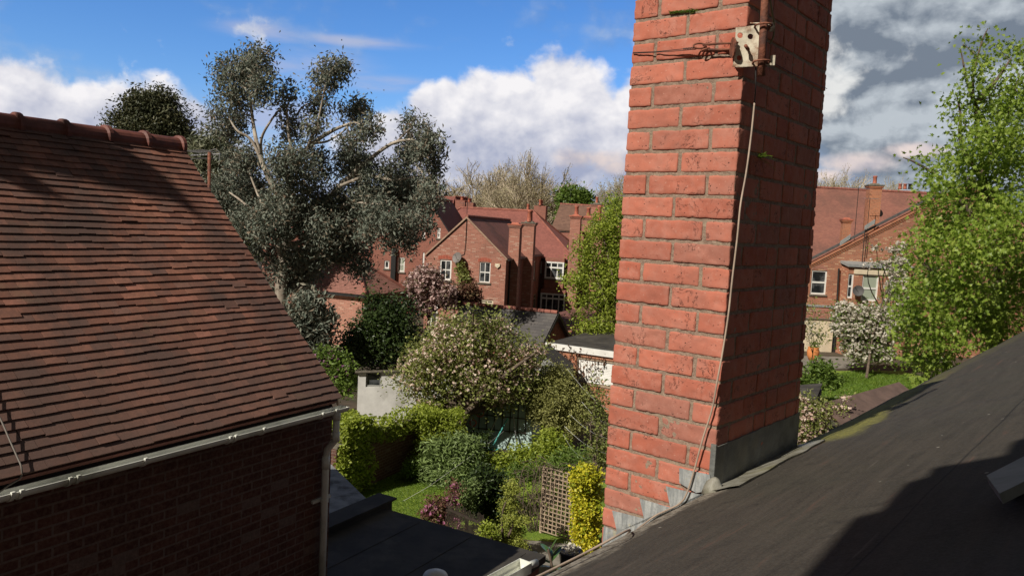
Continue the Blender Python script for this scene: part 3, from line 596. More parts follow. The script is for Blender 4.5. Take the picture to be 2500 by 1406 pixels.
def roofp(a, s):
    wv = noise.noise(Vector((a*1.7, 0, 5)))*.012+noise.noise(Vector((a*5.1, s*6, 9)))*.006
    if s >= 0: z = s*SL
    else: z = s*SD
    if abs(s) < .05: z -= .004
    wob = noise.noise(Vector((a*2.1, s*1.5, 2)))*.008
    return O+E1*a+EU*s+ZU*(C0.z-.006+z+(wv if a > TR else wv*.3)+wob*min(1, abs(s)*4))
ownh = thing('near_house', 'dark felt roof slope in the right foreground under the tall chimney', 'roof', O+EU*1.0)
av = list(np.linspace(-4, -.1, 40))+list(np.linspace(0, 2.6, 90))+list(np.linspace(2.7, 9.5, 60)); sv = [-1.6, -1.0, -.6, -.35, -.2, -.12, -.07, -.04, -.02, 0, .02, .04, .07, .1, .14, .19, .25, .32]+list(np.linspace(.42, 4.4, 34))
rv = [tuple(roofp(a, s)) for a in av for s in sv]; ns = len(sv)
rfc = [(i*ns+j, (i+1)*ns+j, (i+1)*ns+j+1, i*ns+j+1) for i in range(len(av)-1) for j in range(ns-1)]
ro = np_mesh('roof_covering', np.array(rv), np.array(rfc)[:, ::-1], M['membrane'], ownh)
ul = ro.data.uv_layers.new(name='UVMap'); li = np.zeros(len(ro.data.loops), np.int32); ro.data.loops.foreach_get('vertex_index', li)
auv = np.array([(a, s) for a in av for s in sv], np.float32); ul.data.foreach_set('uv', auv[li].ravel()); ro.data.polygons.foreach_set('use_smooth', [True]*len(rfc))
# walls under the roof
zz = roofp(0, -1.45).z
MB().slab([O+E1*a+EU*s for a, s in ((-4, -1.4), (9.4, -1.4), (9.4, 4.3), (-4, 4.3))], ZU*(zz-.05)).build('wall', M['brick_dull'], ownh)
# lead soaker strip at the foot of the shaded face, and the soldered corner
mb = MB()
for i in range(24):
    a0, a1 = -.05+i*(TR+.08)/24, -.05+(i+1)*(TR+.08)/24
    f = lambda a: .115+.02*noise.noise(Vector((a*6, 1, 1)))
    p = lambda a, s: roofp(a, s)+ZU*(.009+.004*noise.noise(Vector((a*8, s*9, 0))))
    for s0, s1 in ((0, .35), (.35, .7), (.7, 1)):
        mb.add([p(a0, f(a0)*s0), p(a1, f(a1)*s0), p(a1, f(a1)*s1), p(a0, f(a0)*s1)], [(0, 3, 2, 1)])
    mb.add([p(a0, f(a0)), p(a1, f(a1)), p(a1, f(a1))-ZU*.02, p(a0, f(a0))-ZU*.02], [(0, 3, 2, 1)])
n = new_mat('dirty_lead'); pos = geo(n)['Position']
c = n.mix(n.ramp(n.noise(pos, 12, 5, 0.65), 0.35, 0.65), (0.15, 0.14, 0.10), (0.27, 0.26, 0.22)); c = n.mix(n.ramp(n.noise(pos, 5, 4), 0.5, 0.65, 0, 0.5), c, (0.17, 0.16, 0.07))
n.put(n.b.inputs['Base Color'], c); n.b.inputs['Roughness'].default_value = 0.6; bump(n, n.noise(pos, 40, 5), 0.5, 0.01); M['dirtylead'] = n.m
mb.build('lead_soaker', M['dirtylead'], chim, True)
mb = MB(); cc_ = roofp(-.01, .01)
mb.lathe(cc_, [(.045, -.01), (.04, .01), (.03, .03), (.015, .045), (.004, .05)], 14); ob = mb.build('soldered_corner', M['dirtylead'], chim, True)
for v in ob.data.vertices:
    q = noise.noise(Vector(v.co)*30)*.012; v.co += Vector((q, -q, q*.5))
PLN = (ZU - EU*SL).normalized()
def ronp(px, py, o=0.0): return PP(px, py, C0+PLN*o, PLN)
# grey slab on the roof (right edge) and an added slab behind the camera, shaped to throw the jagged shade
bd = thing('slate_board', 'pale grey board lying on the dark roof at the right edge of the view', 'board', ronp(2470, 1170))
MB().slab([ronp(2408, 1160, .05), ronp(2520, 1103, .05), ronp(2530, 1160, .05), ronp(2440, 1204, .05)], -PLN*.02).build('board', plain('grey_slate_board', (0.19, 0.20, 0.185), 0.7, 0.15, 12, dirt=(0.12, 0.13, 0.11)), bd)
MB().slab([ronp(2450, 1160, .03), ronp(2520, 1120, .03), ronp(2525, 1140, .03), ronp(2460, 1178, .03)], -PLN*.045).build('batten', M['darkwood'], bd)
shp = [(1915, 1450), (1950, 1406), (2080, 1258), (2150, 1240), (2170, 1215), (2210, 1175), (2262, 1162), (2275, 1140), (2450, 1110), (2472, 1075), (2520, 1062), (2700, 990), (2900, 1400), (2600, 1900), (1750, 1900)]
TSH = 4.2; occ = [ronp(x, y)+SV*TSH for x, y in shp]
MB().slab(occ, SV*.15).build('shade_slab', M['tile_dull'], ownh)
MB().box((-6.0, -3.2, 0), (12, 0, 0), (0, 1.2, 0), (0, 0, 7.4)).build('rear_wall', M['brick_near'], ownh)
cz = occ[12]
MB().cbox((cz.x, cz.y), .25, .25, 4.0, cz.z+.05, YR).build('shade_slab_post', M['brick_dull'], ownh)  # thin post added under the unseen shade-casting slab
# --------- aerial bracket, mast, stays on the chimney
rust = plain('rusty_steel', (0.20, 0.075, 0.045), 0.75, 0.35, 25, spec=0.3, dirt=(0.07, 0.04, 0.035), dirt_amt=0.8, bmp=0.4)
zinc = plain('old_zinc_plate', (0.66, 0.60, 0.47), 0.6, 0.15, 18, metal=0.0, dirt=(0.25, 0.10, 0.045), dirt_amt=0.95, bmp=0.2)
YB = C0.y-.018
def bp(px, py, y=0.0): return P(px, py, YB+y)
mast = thing('aerial_mast', 'rusty red mast clamped by a pierced pale bracket to the chimney corner', 'mast', P(1850, 180, YB))
def circ(px, py, r, y=0.0, k=14): return [bp(px+r*math.cos(2*math.pi*i/k), py+r*math.sin(2*math.pi*i/k), y) for i in range(k)]
mb = MB(); pl = [bp(1797, 68), bp(1818, 66), bp(1856, 60, -.004), bp(1857, 162, -.004), bp(1800, 165), bp(1788, 163), bp(1792, 150), bp(1795, 120)]
mb.holed(pl, [circ(1807, 87, 7), circ(1832, 90, 7), circ(1805, 142, 6.5)])
back = MB(); back.holed([p+Vector((0, .004, 0)) for p in pl][::-1], [[q+Vector((0, .004, 0)) for q in h] for h in (circ(1807, 87, 7), circ(1832, 90, 7), circ(1805, 142, 6.5))])
mb.add(back.v, back.f)
for i in range(len(pl)): a, b_ = pl[i], pl[(i+1) % len(pl)]; mb.add([a, b_, b_+Vector((0, .004, 0)), a+Vector((0, .004, 0))], [(0, 1, 2, 3)])
mb.slab([bp(1821, 58, .05), bp(1856, 58, 0), bp(1890, 78, .035), bp(1890, 63, .05)], ZU*.003)
mb.box(bp(1852, 160, -.005), RT*.045, Vector((0, .004, 0)), ZU*.008); mb.box(bp(1880, 160, .01), RT*.016, Vector((0, .004, 0)), ZU*.034); mb.box(bp(1878, 78, .012), RT*.018, Vector((0, .004, 0)), ZU*.032)
mb.build('bracket_plate', zinc, mast)
MB().tube([P(1858, 186, YB-.02), P(1863, 90, YB-.02), P(1868, 0, YB-.02), P(1885, -330, YB-.02)], .0135, 16).build('pole', rust, mast, True)
for yy in (63, 152):
    mb = MB(); c_ = P(1864-(yy-63)*.055, yy, YB-.02); pts = [c_+RT*(.028*math.cos(a))+fw*(.024*math.sin(a)) for a in np.linspace(math.pi*-1.15, math.pi*.15, 14)]
    mb.tube(pts, .0035, 8); mb.tube([pts[0], pts[0]+fw*.05], .0035, 8); mb.tube([pts[-1], pts[-1]+fw*.05], .0035, 8)
    for q in (pts[0], pts[-1]): mb.tube([q+fw*.012, q+fw*.02], .008, 6)
    mb.build('u_bolt', rust, mast, True)
mb = MB(); mb.tube([bp(1824, 116, -.03), bp(1826, 121, -.012), bp(1829, 128, .03)], .0045, 8); mb.tube([bp(1820, 112, -.034), bp(1827, 122, -.016)], .006, 8); mb.build('hook_bolt', rust, mast, True)
mb = MB(); c_ = bp(1789, 117, -.004); mb.tube([c_-RT*.002, c_+RT*.003], .034, 20)
ob = mb.build('washer_plate', rust, mast)
for yy, y0 in ((106, -.012), (121, .012)):
    MB().tube([lf(1716 if yy == 106 else 1728, yy+4 if yy == 106 else yy+1, .022), lf(1760, yy+1, .022), bp(1801, yy-1, y0)], .0042, 8).tube([bp(1793, yy-1, y0), bp(1797, yy-1, y0)], .009, 6).build('eye_bolt', rust, mast, True)
mb = MB(); c_ = lf(1708, 113, .022); mb.tube([c_+RT*(.022*math.cos(a))+UP*(.009*math.sin(a)) for a in np.linspace(0, 2*math.pi, 18)], .0032, 7, False)
c2 = lf(1722, 122, .022); mb.tube([c2+RT*(.014*math.cos(a))+fw*(.01*math.sin(a))+UP*(.004*math.cos(a)) for a in np.linspace(0, 2*math.pi, 16)], .0035, 7, False); mb.build('shackle', rust, mast, True)
# lashing wire round the stack
wire = thing('lashing_wire', 'thin dark twisted wire stretched round the chimney to the bracket', 'wire', lf(1600, 125, .02))
dkw = plain('dark_wire', (0.05, 0.035, 0.03), 0.6, 0.2, 30)
mb = MB(); w1 = [lf(1700, 117, .028), lf(1650, 122, .02), lf(1600, 127, .012), lf(1545, 129, .004)]; w2 = [lf(1700, 121, .028), lf(1640, 126, .016), lf(1590, 129, .010), lf(1545, 131, .004)]
mb.tube(w1, .0014, 6); mb.tube(w2, .0014, 6)
a, b_ = lf(1700, 118, .028), lf(1668, 121, .024)
mb.tube([a.lerp(b_, t)+ZU*(.004*math.cos(t*50))+fw*(.004*math.sin(t*50)) for t in np.linspace(0, 1, 60)], .0012, 5)
mb.build('strand', dkw, wire, True)
mb = MB(); mb.tube([O+NR*.004+E1*.0+ZU*lf(1800, 120, 0).z, O+NR*.006+E1*(TR*.5)+ZU*(lf(1800, 120, 0).z-.01), O+NR*.004+E1*TR+ZU*lf(1800, 120, 0).z], .0014, 5); mb.build('strand', dkw, wire, True)
# coax cable
cab = thing('aerial_cable', 'slack beige cable running down the chimney corner over the flashing', 'cable', C0)
cabm = plain('beige_cable', (0.40, 0.31, 0.24), 0.55, 0.15, 10, dirt=(0.2, 0.15, 0.12)); cabd = plain('black_cable', (0.035, 0.03, 0.028), 0.55, 0.15, 10)
def smooth(pts, m=8):
    pts = [Vector(p) for p in pts]; out = []
    for i in range(len(pts)-1):
        p0, p1, p2, p3 = pts[max(i-1, 0)], pts[i], pts[i+1], pts[min(i+2, len(pts)-1)]
        for j in range(m):
            t = j/m; out.append(0.5*((2*p1)+(p2-p0)*t+(2*p0-5*p1+4*p2-p3)*t*t+(3*p1-p0-3*p2+p3)*t**3))
    return out+[pts[-1]]
MB().tube(smooth([P(1845, 165, YB), P(1845, 210, YB+.01), rf(1842, 252, .012)]), .0022, 6).build('upper_cable', cabd, cab, True)
pc = [rf(1842, 252, .012), rf(1834, 330, .014), rf(1822, 420, .016), rf(1808, 500, .018), rf(1800, 580, .018), rf(1788, 680, .016), rf(1778, 770, .014), P(1764, 860, C0.y-.012), P(1751, 930, C0.y-.014), lf(1738, 1000, .018), lf(1716, 1070, .020), lf(1694, 1150, .022), lf(1676, 1205, .024), lf(1660, 1228, .022), lf(1632, 1243, .02), lf(1600, 1258, .02), lf(1565, 1284, .02), lf(1530, 1312, .02), lf(1500, 1333, .025), roofp(-.62, .03)+ZU*.02, roofp(-.9, .03)+ZU*.02, roofp(-1.5, .02)+ZU*.02]
MB().tube(smooth(pc), .0034, 8).build('lower_cable', cabm, cab, True)
# loop of cable beside the mast
MB().tube(smooth([P(1874, -40, YB+.0), P(1884, 25, YB+.01), P(1890, 62, YB+.015), P(1888, 90, YB+.02), P(1879, 108, YB+.03)]), .0035, 8).build('looped_cable', plain('olive_cable', (0.22, 0.18, 0.09), 0.5, 0.2, 10), cab, True)
# ferns and moss in the joints
def fern(name, label, c, nrm, size, nf, seed):
    random.seed(seed); t = thing(name, label, 'fern', c); V = []; Fc = []
    for i in range(nf):
        side = nrm.cross(ZU).normalized(); d = (nrm*random.uniform(.3, .9)+side*random.uniform(-1, 1)+ZU*random.uniform(-.2, 1)).normalized(); L = size*random.uniform(.6, 1); pts = [c+d*L*q-ZU*L*.35*q*q for q in np.linspace(0, 1, 9)]
        sd = d.cross(ZU).normalized()
        for j in range(1, 9):
            wd = L*.2*math.sin(math.pi*(j/9)**.7)+.001
            for s_ in (-1, 1):
                b = len(V); V += [pts[j], pts[j]+sd*s_*wd*.5+d*L*.05, pts[j]+sd*s_*wd, pts[j]+sd*s_*wd*.5-d*L*.04]; Fc.append((b, b+1, b+2, b+3))
    np_mesh('frond', np.array([tuple(v) for v in V]), np.array(Fc), M['green'], t); return t
fern('wall_fern', 'small green fern growing from the shaded chimney face', rf(1852, 388, .0), NR, .075, 12, 3)
fern('moss_fern', 'tiny fern with moss in the mortar near the top of the chimney', lf(1698, 30, .0), NL, .03, 6, 5)
mm = MB()
moss = thing('moss_tuft', 'patch of green moss along a mortar joint near the chimney top', 'moss', lf(1670, 28, 0))
cc_ = []
for i in range(500):
    x = 1636+60*random.random(); q = lf(x, 32-(x-1636)*.08+random.gauss(0, 1.6), .0); cc_.append(tuple(q+NL*abs(random.gauss(0, .003))))
V, Fc = leaf_cloud(np.array(cc_), .006, .7, 0, .4, 1); np_mesh('tuft', V, Fc, M['green'], moss)
random.seed(21)
# ================================================================== LEFT NEIGHBOUR HOUSE
YL = R(30); LE = Vector((math.sin(YL), math.cos(YL), 0)); LN = Vector((-math.cos(YL), math.sin(YL), 0))   # LN: up the slope, away; outward normal is -LN
E0 = P(832, 972, 8.0); q = PP(440, 352, E0, LE); LWd = (q-E0).dot(LN); LH = q.z-E0.z; LS = math.hypot(LWd, LH); LL = 7.6
UPS = (LN*LWd+ZU*LH)/LS; NRM = LE.cross(UPS).normalized(); NRM = NRM if NRM.z > 0 else -NRM
nb_h = thing('neighbour_house', 'dark brick house on the left with a steep red clay tiled roof', 'house', E0-ZU*E0.z-LE*3+LN*LWd)
n = new_mat('near_clay_tile'); g = geo(n); pos = g['Position']; rnd = g['Random Per Island']
c = n.mix(n.ramp(rnd, 0.0, 1.0, smooth=False), (0.19, 0.078, 0.052), (0.35, 0.152, 0.10)); wr = n.node('ShaderNodeTexWhiteNoise', noise_dimensions='1D'); n.put(wr.inputs['W'], n.math('MULTIPLY', rnd, 77.7))
c = n.mix(n.ramp(wr.outputs['Value'], 0.75, 0.85, 0, 0.55), c, (0.16, 0.10, 0.085)); c = n.mix(n.ramp(wr.outputs['Value'], 0.0, 0.1, 0.6, 0.0), c, (0.48, 0.20, 0.14))
c = n.mix(n.ramp(n.noise(pos, 1.3, 7, 0.7), 0.38, 0.66, 0, 0.85), c, (0.085, 0.058, 0.05))
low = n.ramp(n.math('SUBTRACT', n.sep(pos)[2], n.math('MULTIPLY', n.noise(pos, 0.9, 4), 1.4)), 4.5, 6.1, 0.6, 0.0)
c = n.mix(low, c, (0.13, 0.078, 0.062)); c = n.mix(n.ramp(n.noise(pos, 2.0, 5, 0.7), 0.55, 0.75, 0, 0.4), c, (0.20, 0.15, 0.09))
c = n.mix(n.ramp(n.noise(pos, 22, 4, 0.7), 0.35, 0.7, 0, 0.3), c, (0.09, 0.055, 0.045)); c = n.mix(n.ramp(n.noise(pos, 70, 3, 0.6), 0.70, 0.75, 0, 0.5), c, (0.42, 0.36, 0.3))
n.put(n.b.inputs['Base Color'], c); n.b.inputs['Roughness'].default_value = 0.72; n.b.inputs['Specular IOR Level'].default_value = 0.35; bump(n, n.noise(pos, 50, 5, 0.7), 0.3, 0.006); M['neartile'] = n.m
NC = 43; GA = LS/NC; TV, TF = [], []
sag = lambda a, v: -.02*math.sin(math.pi*v/LS)+noise.noise(Vector((a*.6, v*.7, 0)))*.018
for i in range(NC):
    v0 = i*GA; a = 0.0 if i % 2 == 0 else -.085; first = True; cw = noise.noise(Vector((i*1.7, 0, 0)))*.003
    while a < LL:
        wd = .168 if not (a < 0) else .168
        a0 = max(a, 0)+random.uniform(.0, .002)-(random.uniform(0, .012) if first else 0); a1 = a+wd-.002
        if a1 > a0+.02:
            sl = random.gauss(0, .0035)+cw+noise.noise(Vector((a*1.5, i*.9, 3)))*.005; sl -= .03 if random.random() < .012 else 0
            lf_ = .027+random.gauss(0, .0007)+(.008 if random.random() < .010 else 0); tw = random.gauss(0, .0005)
            for (aa, vv, hh) in ((a0, v0+sl, lf_+tw), (a1, v0+sl+random.gauss(0, .0012), lf_-tw), (a1, v0+GA*1.12, .011), (a0, v0+GA*1.12, .011)):
                b_ = E0-LE*aa+UPS*vv+NRM*(sag(aa, vv)+hh); TV.append(tuple(b_)); TV.append(tuple(b_-NRM*(.013 if hh > .0121 else .009)))
            k = len(TV)-8; TF += [(k, k+2, k+4, k+6), (k+1, k+7, k+5, k+3), (k, k+1, k+3, k+2), (k+2, k+3, k+5, k+4), (k+4, k+5, k+7, k+6), (k+6, k+7, k+1, k)]
            first = False
        a += .168
TF = np.array(TF)[:, ::-1]
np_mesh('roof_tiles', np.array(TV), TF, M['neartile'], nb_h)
bk = E0+LN*2*LWd
MB().slab([E0-LE*(-.0)-NRM*.035-LE*.02, E0-LE*LL-NRM*.035, E0-LE*LL+UPS*LS-NRM*.035, E0+UPS*LS-NRM*.035-LE*.02], -NRM*.05).slab([bk, bk-LE*LL, E0-LE*LL+UPS*LS, E0+UPS*LS], -ZU*.08).build('roof_deck', M['tile_dull'], nb_h)
# ridge tiles
rl_ = E0+UPS*LS; a = 0.0; rm = plain('ridge_clay', (0.17, 0.058, 0.043), 0.6, 0.3, 5, spec=0.4, dirt=(0.08, 0.035, 0.03), dirt_amt=0.6)
while a < LL-.5:
    mb = MB(); L_ = .455
    def prof(r, x, zoff=0): return [rl_-LE*x+LN*(r*math.cos(t))*1.0+ZU*(r*.95*math.sin(t)-.035+zoff) for t in np.linspace(math.pi*1.12, -math.pi*.12, 12)]
    secs = [(prof(.140, a), prof(.125, a)), (prof(.140, a+.045), 0), (prof(.112, a+.058), 0), (prof(.110, a+L_), prof(.095, a+L_))]
    rows_ = [secs[0][1], secs[0][0], secs[1][0], secs[2][0], secs[3][0], secs[3][1]]
    b = 0; vs = [p for r_ in rows_ for p in r_]; fs = [(i*12+j, i*12+j+1, (i+1)*12+j+1, (i+1)*12+j) for i in range(5) for j in range(11)]
    mb.add(vs, fs).build('ridge_tile', rm, nb_h, uv=False); a += L_+.004
MB().tube([rl_-ZU*.06-LE*.01, rl_-ZU*.06-LE*LL], .09, 8).build('ridge_bedding', M['mortar'], nb_h)
# walls
LNo = -LN; wc = E0-LE*.0+LN*.17; lw = Wall((wc.x, wc.y), YL-math.pi/2)   # direction d = LE
tcn_ = lw.hit(810, 1060)[0]; tz = E0.z-.12
mb = MB(); dpt = 2*LWd-.34
for (o_, d_, L_, g_) in ((lw.p(tcn_-LL, 0), lw.d, LL, 0),):
    mb.add([o_, o_+d_*L_, o_+d_*L_+ZU*tz, o_+ZU*tz], [(0, 1, 2, 3)])
a_, b_ = lw.p(tcn_, 0), lw.p(tcn_, 0)+LN*dpt
mb.add([a_, b_, b_+ZU*tz, (a_+b_)/2+ZU*(tz+LH-.1), a_+ZU*tz], [(0, 1, 2, 3, 4)])
a2, b2 = lw.p(tcn_-LL, 0), lw.p(tcn_-LL, 0)+LN*dpt
mb.add([b2, a2, a2+ZU*tz, (a2+b2)/2+ZU*(tz+LH-.1), b2+ZU*tz], [(0, 1, 2, 3, 4)]); mb.add([b_, b2, b2+ZU*tz, b_+ZU*tz], [(0, 1, 2, 3)])
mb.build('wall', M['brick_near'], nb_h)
MB().box(E0-LE*LL+LN*.10-ZU*.17-NRM*.0, LE*(LL-.06), LN*.02, ZU*.14).build('fascia', M['black'], nb_h)
# gutter: open half round along the eaves
gc = E0-LN*.035-ZU*.085
def gpt(x, r, t): return gc-LE*x+LNo*(r*math.cos(t))+ZU*(r*math.sin(t))
mb = MB(); th = np.linspace(math.pi, 2*math.pi, 11); xs_ = [-.035, LL]
outer = [gpt(x, .058, t) for x in xs_ for t in th]; inner = [gpt(x, .053, t) for x in xs_ for t in th]
mb.add(outer, [(j, j+1, 11+j+1, 11+j) for j in range(10)]); mb.add(inner, [(j, 11+j, 11+j+1, j+1) for j in range(10)])
for t in (math.pi, 2*math.pi): mb.tube([gpt(-.035, .056, t), gpt(LL, .056, t)], .0045, 6)
mb.slab([gpt(-.035, .058, t) for t in th], -LE*.006)
gut = mb.build('gutter', M['pvc'], nb_h)
gw = Wall((gc.x, gc.y), YL-math.pi/2)
for px, py in ((20, 1180), (42, 1175), (161, 1143), (181, 1140), (345, 1102), (552, 1052), (566, 1048), (635, 1032), (779, 998), (812, 990)):
    t_ = -gw.hit(px, py)[0]; mb = MB(); ri, ro_ = .059, .067
    pts = [gpt(x, r, t) for x in (t_-.012, t_+.012) for r in (ri, ro_) for t in th]
    fs = []
    for j in range(10): fs += [(11+j, 11+j+1, 33+j+1, 33+j), (j, j+1, 11+j+1, 11+j), (22+j, 33+j, 33+j+1, 22+j+1)]
    mb.add(pts, fs); mb.box(gpt(t_-.012, .05, 2*math.pi), LE*-.0+LE*-.0+(-LE)*.024, LNo*.022, ZU*.014); mb.build('gutter_bracket', M['pvc'], gut)
# downpipe
po = .065; tp = lw.hit(796, 1110, po)[0]
p_top = gw.p(gw.hit(822, 1005)[0], gc.z-.05); pts = [p_top, p_top-ZU*.28, lw.p(tp+.02, p_top.z-.42, po), lw.p(tp, p_top.z-.52, po), lw.p(tp, 0.2, po)]
dp = MB().tube(pts, .036, 14).build('downpipe', M['pvc'], nb_h, True)
for s0_, s1_, r_ in ((p_top+ZU*.03, p_top-ZU*.07, .045), (lw.p(tp, p_top.z-.49, po), lw.p(tp, p_top.z-.62, po), .042), (p_top-ZU*.20, p_top-ZU*.30, .041)): MB().tube([s0_, s1_], r_, 14).build('pipe_socket', M['pvc'], dp, True)
for zc in (p_top.z-.95, p_top.z-2.6):
    mb = MB(); mb.tube([lw.p(tp, zc, po), lw.p(tp, zc-.035, po)], .043, 14); mb.box(lw.p(tp-.13, zc-.03, .001), lw.d*.26, lw.n*.03, ZU*.03); mb.build('pipe_clip', M['pvc'], dp)
# loose cable on the tiles
lc = thing('roof_cable', 'thin grey cable hanging over the tiles and gutter at the lower left', 'cable', E0-LE*4)
def rp(px, py, o=.05): return PP(px, py, E0+NRM*o, NRM)
MB().tube(smooth([rp(-60, 900), rp(0, 1020), rp(22, 1070), rp(42, 1115), rp(52, 1140), rp(50, 1165, .0), rp(20, 1185, -.02), rp(-20, 1215, -.05)]), .006, 6).build('cable', plain('weathered_cable', (0.16, 0.14, 0.12), 0.6, 0.1, 10), lc, True)
# added slab off the left edge, shaped to shade the top of the tiles
TB = 8.5; up_ = lambda px, py: PP(px, py, E0+NRM*.03, NRM)+SV*TB
oc2 = [up_(x, y) for x, y in [(-900, 250), (-300, 240), (0, 300), (183, 322), (290, 352), (385, 412), (455, 480), (500, 545), (420, 480), (330, 462), (230, 440), (130, 420), (60, 412), (110, 445), (160, 480), (60, 462), (0, 430), (-300, 420), (-900, 500)]]
bz = min(p.z for p in oc2); bw = MB().slab(oc2, -SV*.25).build('main_roof', M['tile_dull'], nb_h)  # unseen slab cut to its shadow outline, no real roof
bc = sum(oc2[:2], Vector())/2; MB().cbox((bc.x-1.5, bc.y-1), 3, 3, 0, bz-.2, YL).build('rear_wall', M['brick_near'], nb_h)
# flat roofed extension below
FZ = 2.8; A = PZ(940, 1245, FZ); FD = Vector((math.cos(YL), -math.sin(YL), 0)); fe = thing('flat_roof_extension', 'low extension with a flat black felt roof beside the lawn', 'extension', A-ZU*FZ-LE*2)
FL = (PZ(1296, 1371, FZ)-A).dot(FD)
pl = [A, A+FD*FL, A+FD*FL-LE*7, A-LE*7]
MB().slab([p-ZU*FZ for p in pl], ZU*(FZ-.1)).build('wall', M['brick_dull'], fe)
ex = .06
pl2 = [A+LE*ex-FD*ex, A+FD*(FL+ex)+LE*ex, A+FD*(FL+ex)-LE*7, A-LE*7-FD*ex]
rfo = MB().slab([p-ZU*.1 for p in pl2], ZU*.1).build('roof', M['felt'], fe)
mb = MB()
for k in range(3): mb.box(A+FD*(FL*k/3+.6)-LE*6.9+ZU*.002, FD*.09, LE*6.85, ZU*.004)
mb.build('felt_lap', M['felt'], rfo)
MB().box(A-FD*.3-LE*7+ZU*-.2, FD*.27, LE*7.2, ZU*.29).box(A-FD*.34-LE*7+ZU*.09, FD*.35, LE*7.26, ZU*.03).build('parapet', M['felt'], fe)
fe2 = thing('porch_roof', 'small pale grey slab roof beyond the parapet', 'roof', A-FD*1.6-ZU*FZ)
MB().slab([A-FD*.35+LE*.15-ZU*.15, A-FD*2.9+LE*1.6-ZU*.15, A-FD*3.4-LE*1-ZU*.15, A-FD*.35-LE*3-ZU*.15], ZU*.1).build('slab', plain('grey_mineral_felt', (0.26, 0.27, 0.28), 0.8, 0.25, 4, dirt=(0.06, 0.055, 0.05), dirt_amt=0.9), fe2)
MB().slab([A-FD*.4-ZU*FZ, A-FD*2.6+LE*1-ZU*FZ, A-FD*3-LE*1-ZU*FZ, A-FD*.4-LE*3-ZU*FZ], ZU*(FZ-.16)).build('wall', M['brick_dull'], fe2)
# vent on the flat roof, and a gutter of the near house
vt = PZ(1062, 1428, FZ); vv = thing('roof_vent', 'white domed vent cowl at the bottom edge of the view', 'vent', vt)
MB().lathe(vt, [(.09, 0), (.09, .08)], 18).build('pipe', M['white'], vv, True); MB().lathe(vt+ZU*.08, [(.15, 0), (.15, .04), (.13, .07), (.07, .10), (.02, .11)], 20).build('cowl', M['white'], vv, True)
ga = P(1268, 1362, 5.6); gd = Vector((math.sin(R(36)), math.cos(R(36)), 0)); gs = Vector((-gd.y, gd.x, 0)); gt = thing('eaves_gutter', 'weathered white gutter end jutting in at the bottom centre', 'gutter', ga-gd*1.5)
pr = [(0, 0), (.0, -.02), (-.008, -.03), (-.008, -.05), (.004, -.06), (.004, -.085), (.03, -.105), (.085, -.105), (.11, -.08), (.11, 0)]
mb = MB(); th2 = .004
for i in range(len(pr)-1):
    (a_, b_), (c_, d_) = pr[i], pr[i+1]; mb.slab([ga-gs*a_*1+ZU*b_, ga-gs*c_+ZU*d_, ga-gd*3-gs*c_+ZU*d_, ga-gd*3-gs*a_+ZU*b_], (gs*-.004 if abs(a_-c_) < .02 else ZU*.004))
mb.slab([ga-gs*a_+ZU*b_ for a_, b_ in pr], gd*.006)
mb.build('channel', M['pvc'], gt)
MB().tube([ga-gs*.03-ZU*.07, ga-gs*.03-ZU*.07+gd*.16-gs*.02], .028, 12).build('outlet_pipe', M['pvc'], gt, True)
MB().box(ga-gs*.02-gd*3-ZU*.15, gd*2.9, -gs*.3, ZU*.04).build('fascia_board', M['white'], gt)
# ================================================================== GROUND AND GARDENS
gm = MB(); gm.box((-1500, -400, -1.0), (3000, 0, 0), (0, 2600, 0), (0, 0, 1.0)); gr = gm.build('ground', M['soil']); tag(gr, kind='structure')
def sheet(name, pxs, z, mat, th=0.004):
    o = MB().slab([Vector((*PZ(x, y, z)[:2], z-.02)) for x, y in pxs], ZU*.02).build(name, mat); tag(o, kind='structure'); return o
sheet('lawn', [(700, 1180), (860, 1125), (1010, 1110), (1110, 1120), (1180, 1150), (1500, 1180), (1560, 1310), (1420, 1330), (1150, 1300), (900, 1290), (700, 1260)], .012, M['lawn'])
sheet('right_lawn', [(1900, 1010), (1900, 925), (2010, 905), (2200, 905), (2330, 940), (2330, 1000)], .012, M['lawn'])
sheet('patio', [(1230, 1400), (1290, 1320), (1480, 1315), (1500, 1420), (1300, 1480)], .008, M['paving'])
sheet('side_path', [(780, 1060), (790, 1010), (880, 1005), (900, 1030), (860, 1060)], .008, M['paving'])
sheet('rear_path', [(690, 870), (700, 835), (840, 830), (850, 850), (800, 880)], .008, plain('cream_paving', (0.5, 0.42, 0.3), 0.9, 0.15, 3))
sheet('terrace', [(1940, 905), (1945, 868), (2110, 872), (2120, 895), (2030, 900)], .016, M['paving'])
# grass blades over the near lawn (short, uncountable)
def grass(name, pxs, n_, h, mat):
    q = [PZ(x, y, 0) for x, y in pxs]; x0, x1 = min(p.x for p in q), max(p.x for p in q); y0, y1 = min(p.y for p in q), max(p.y for p in q); pts = []
    poly = [(p.x, p.y) for p in q]
    def inside(x, y):
        r = False; j = len(poly)-1
        for i in range(len(poly)):
            if (poly[i][1] > y) != (poly[j][1] > y) and x < (poly[j][0]-poly[i][0])*(y-poly[i][1])/(poly[j][1]-poly[i][1])+poly[i][0]: r = not r
            j = i
        return r
    while len(pts) < n_:
        x, y = random.uniform(x0, x1), random.uniform(y0, y1)
        if inside(x, y): pts.append((x, y, .012+h*.3))
    V, Fc = leaf_cloud(np.array(pts), h, .14, -1.2, .4); o = np_mesh(name, V, Fc, mat); tag(o, 'short green grass of the lawn' if 'far' not in name else None, None, None, 'stuff'); return o
M['grassblade'] = leaf_mat('grass_blade', [(0.09, 0.16, 0.015), (0.15, 0.25, 0.03), (0.22, 0.32, 0.05)], 0.4, 0.5)
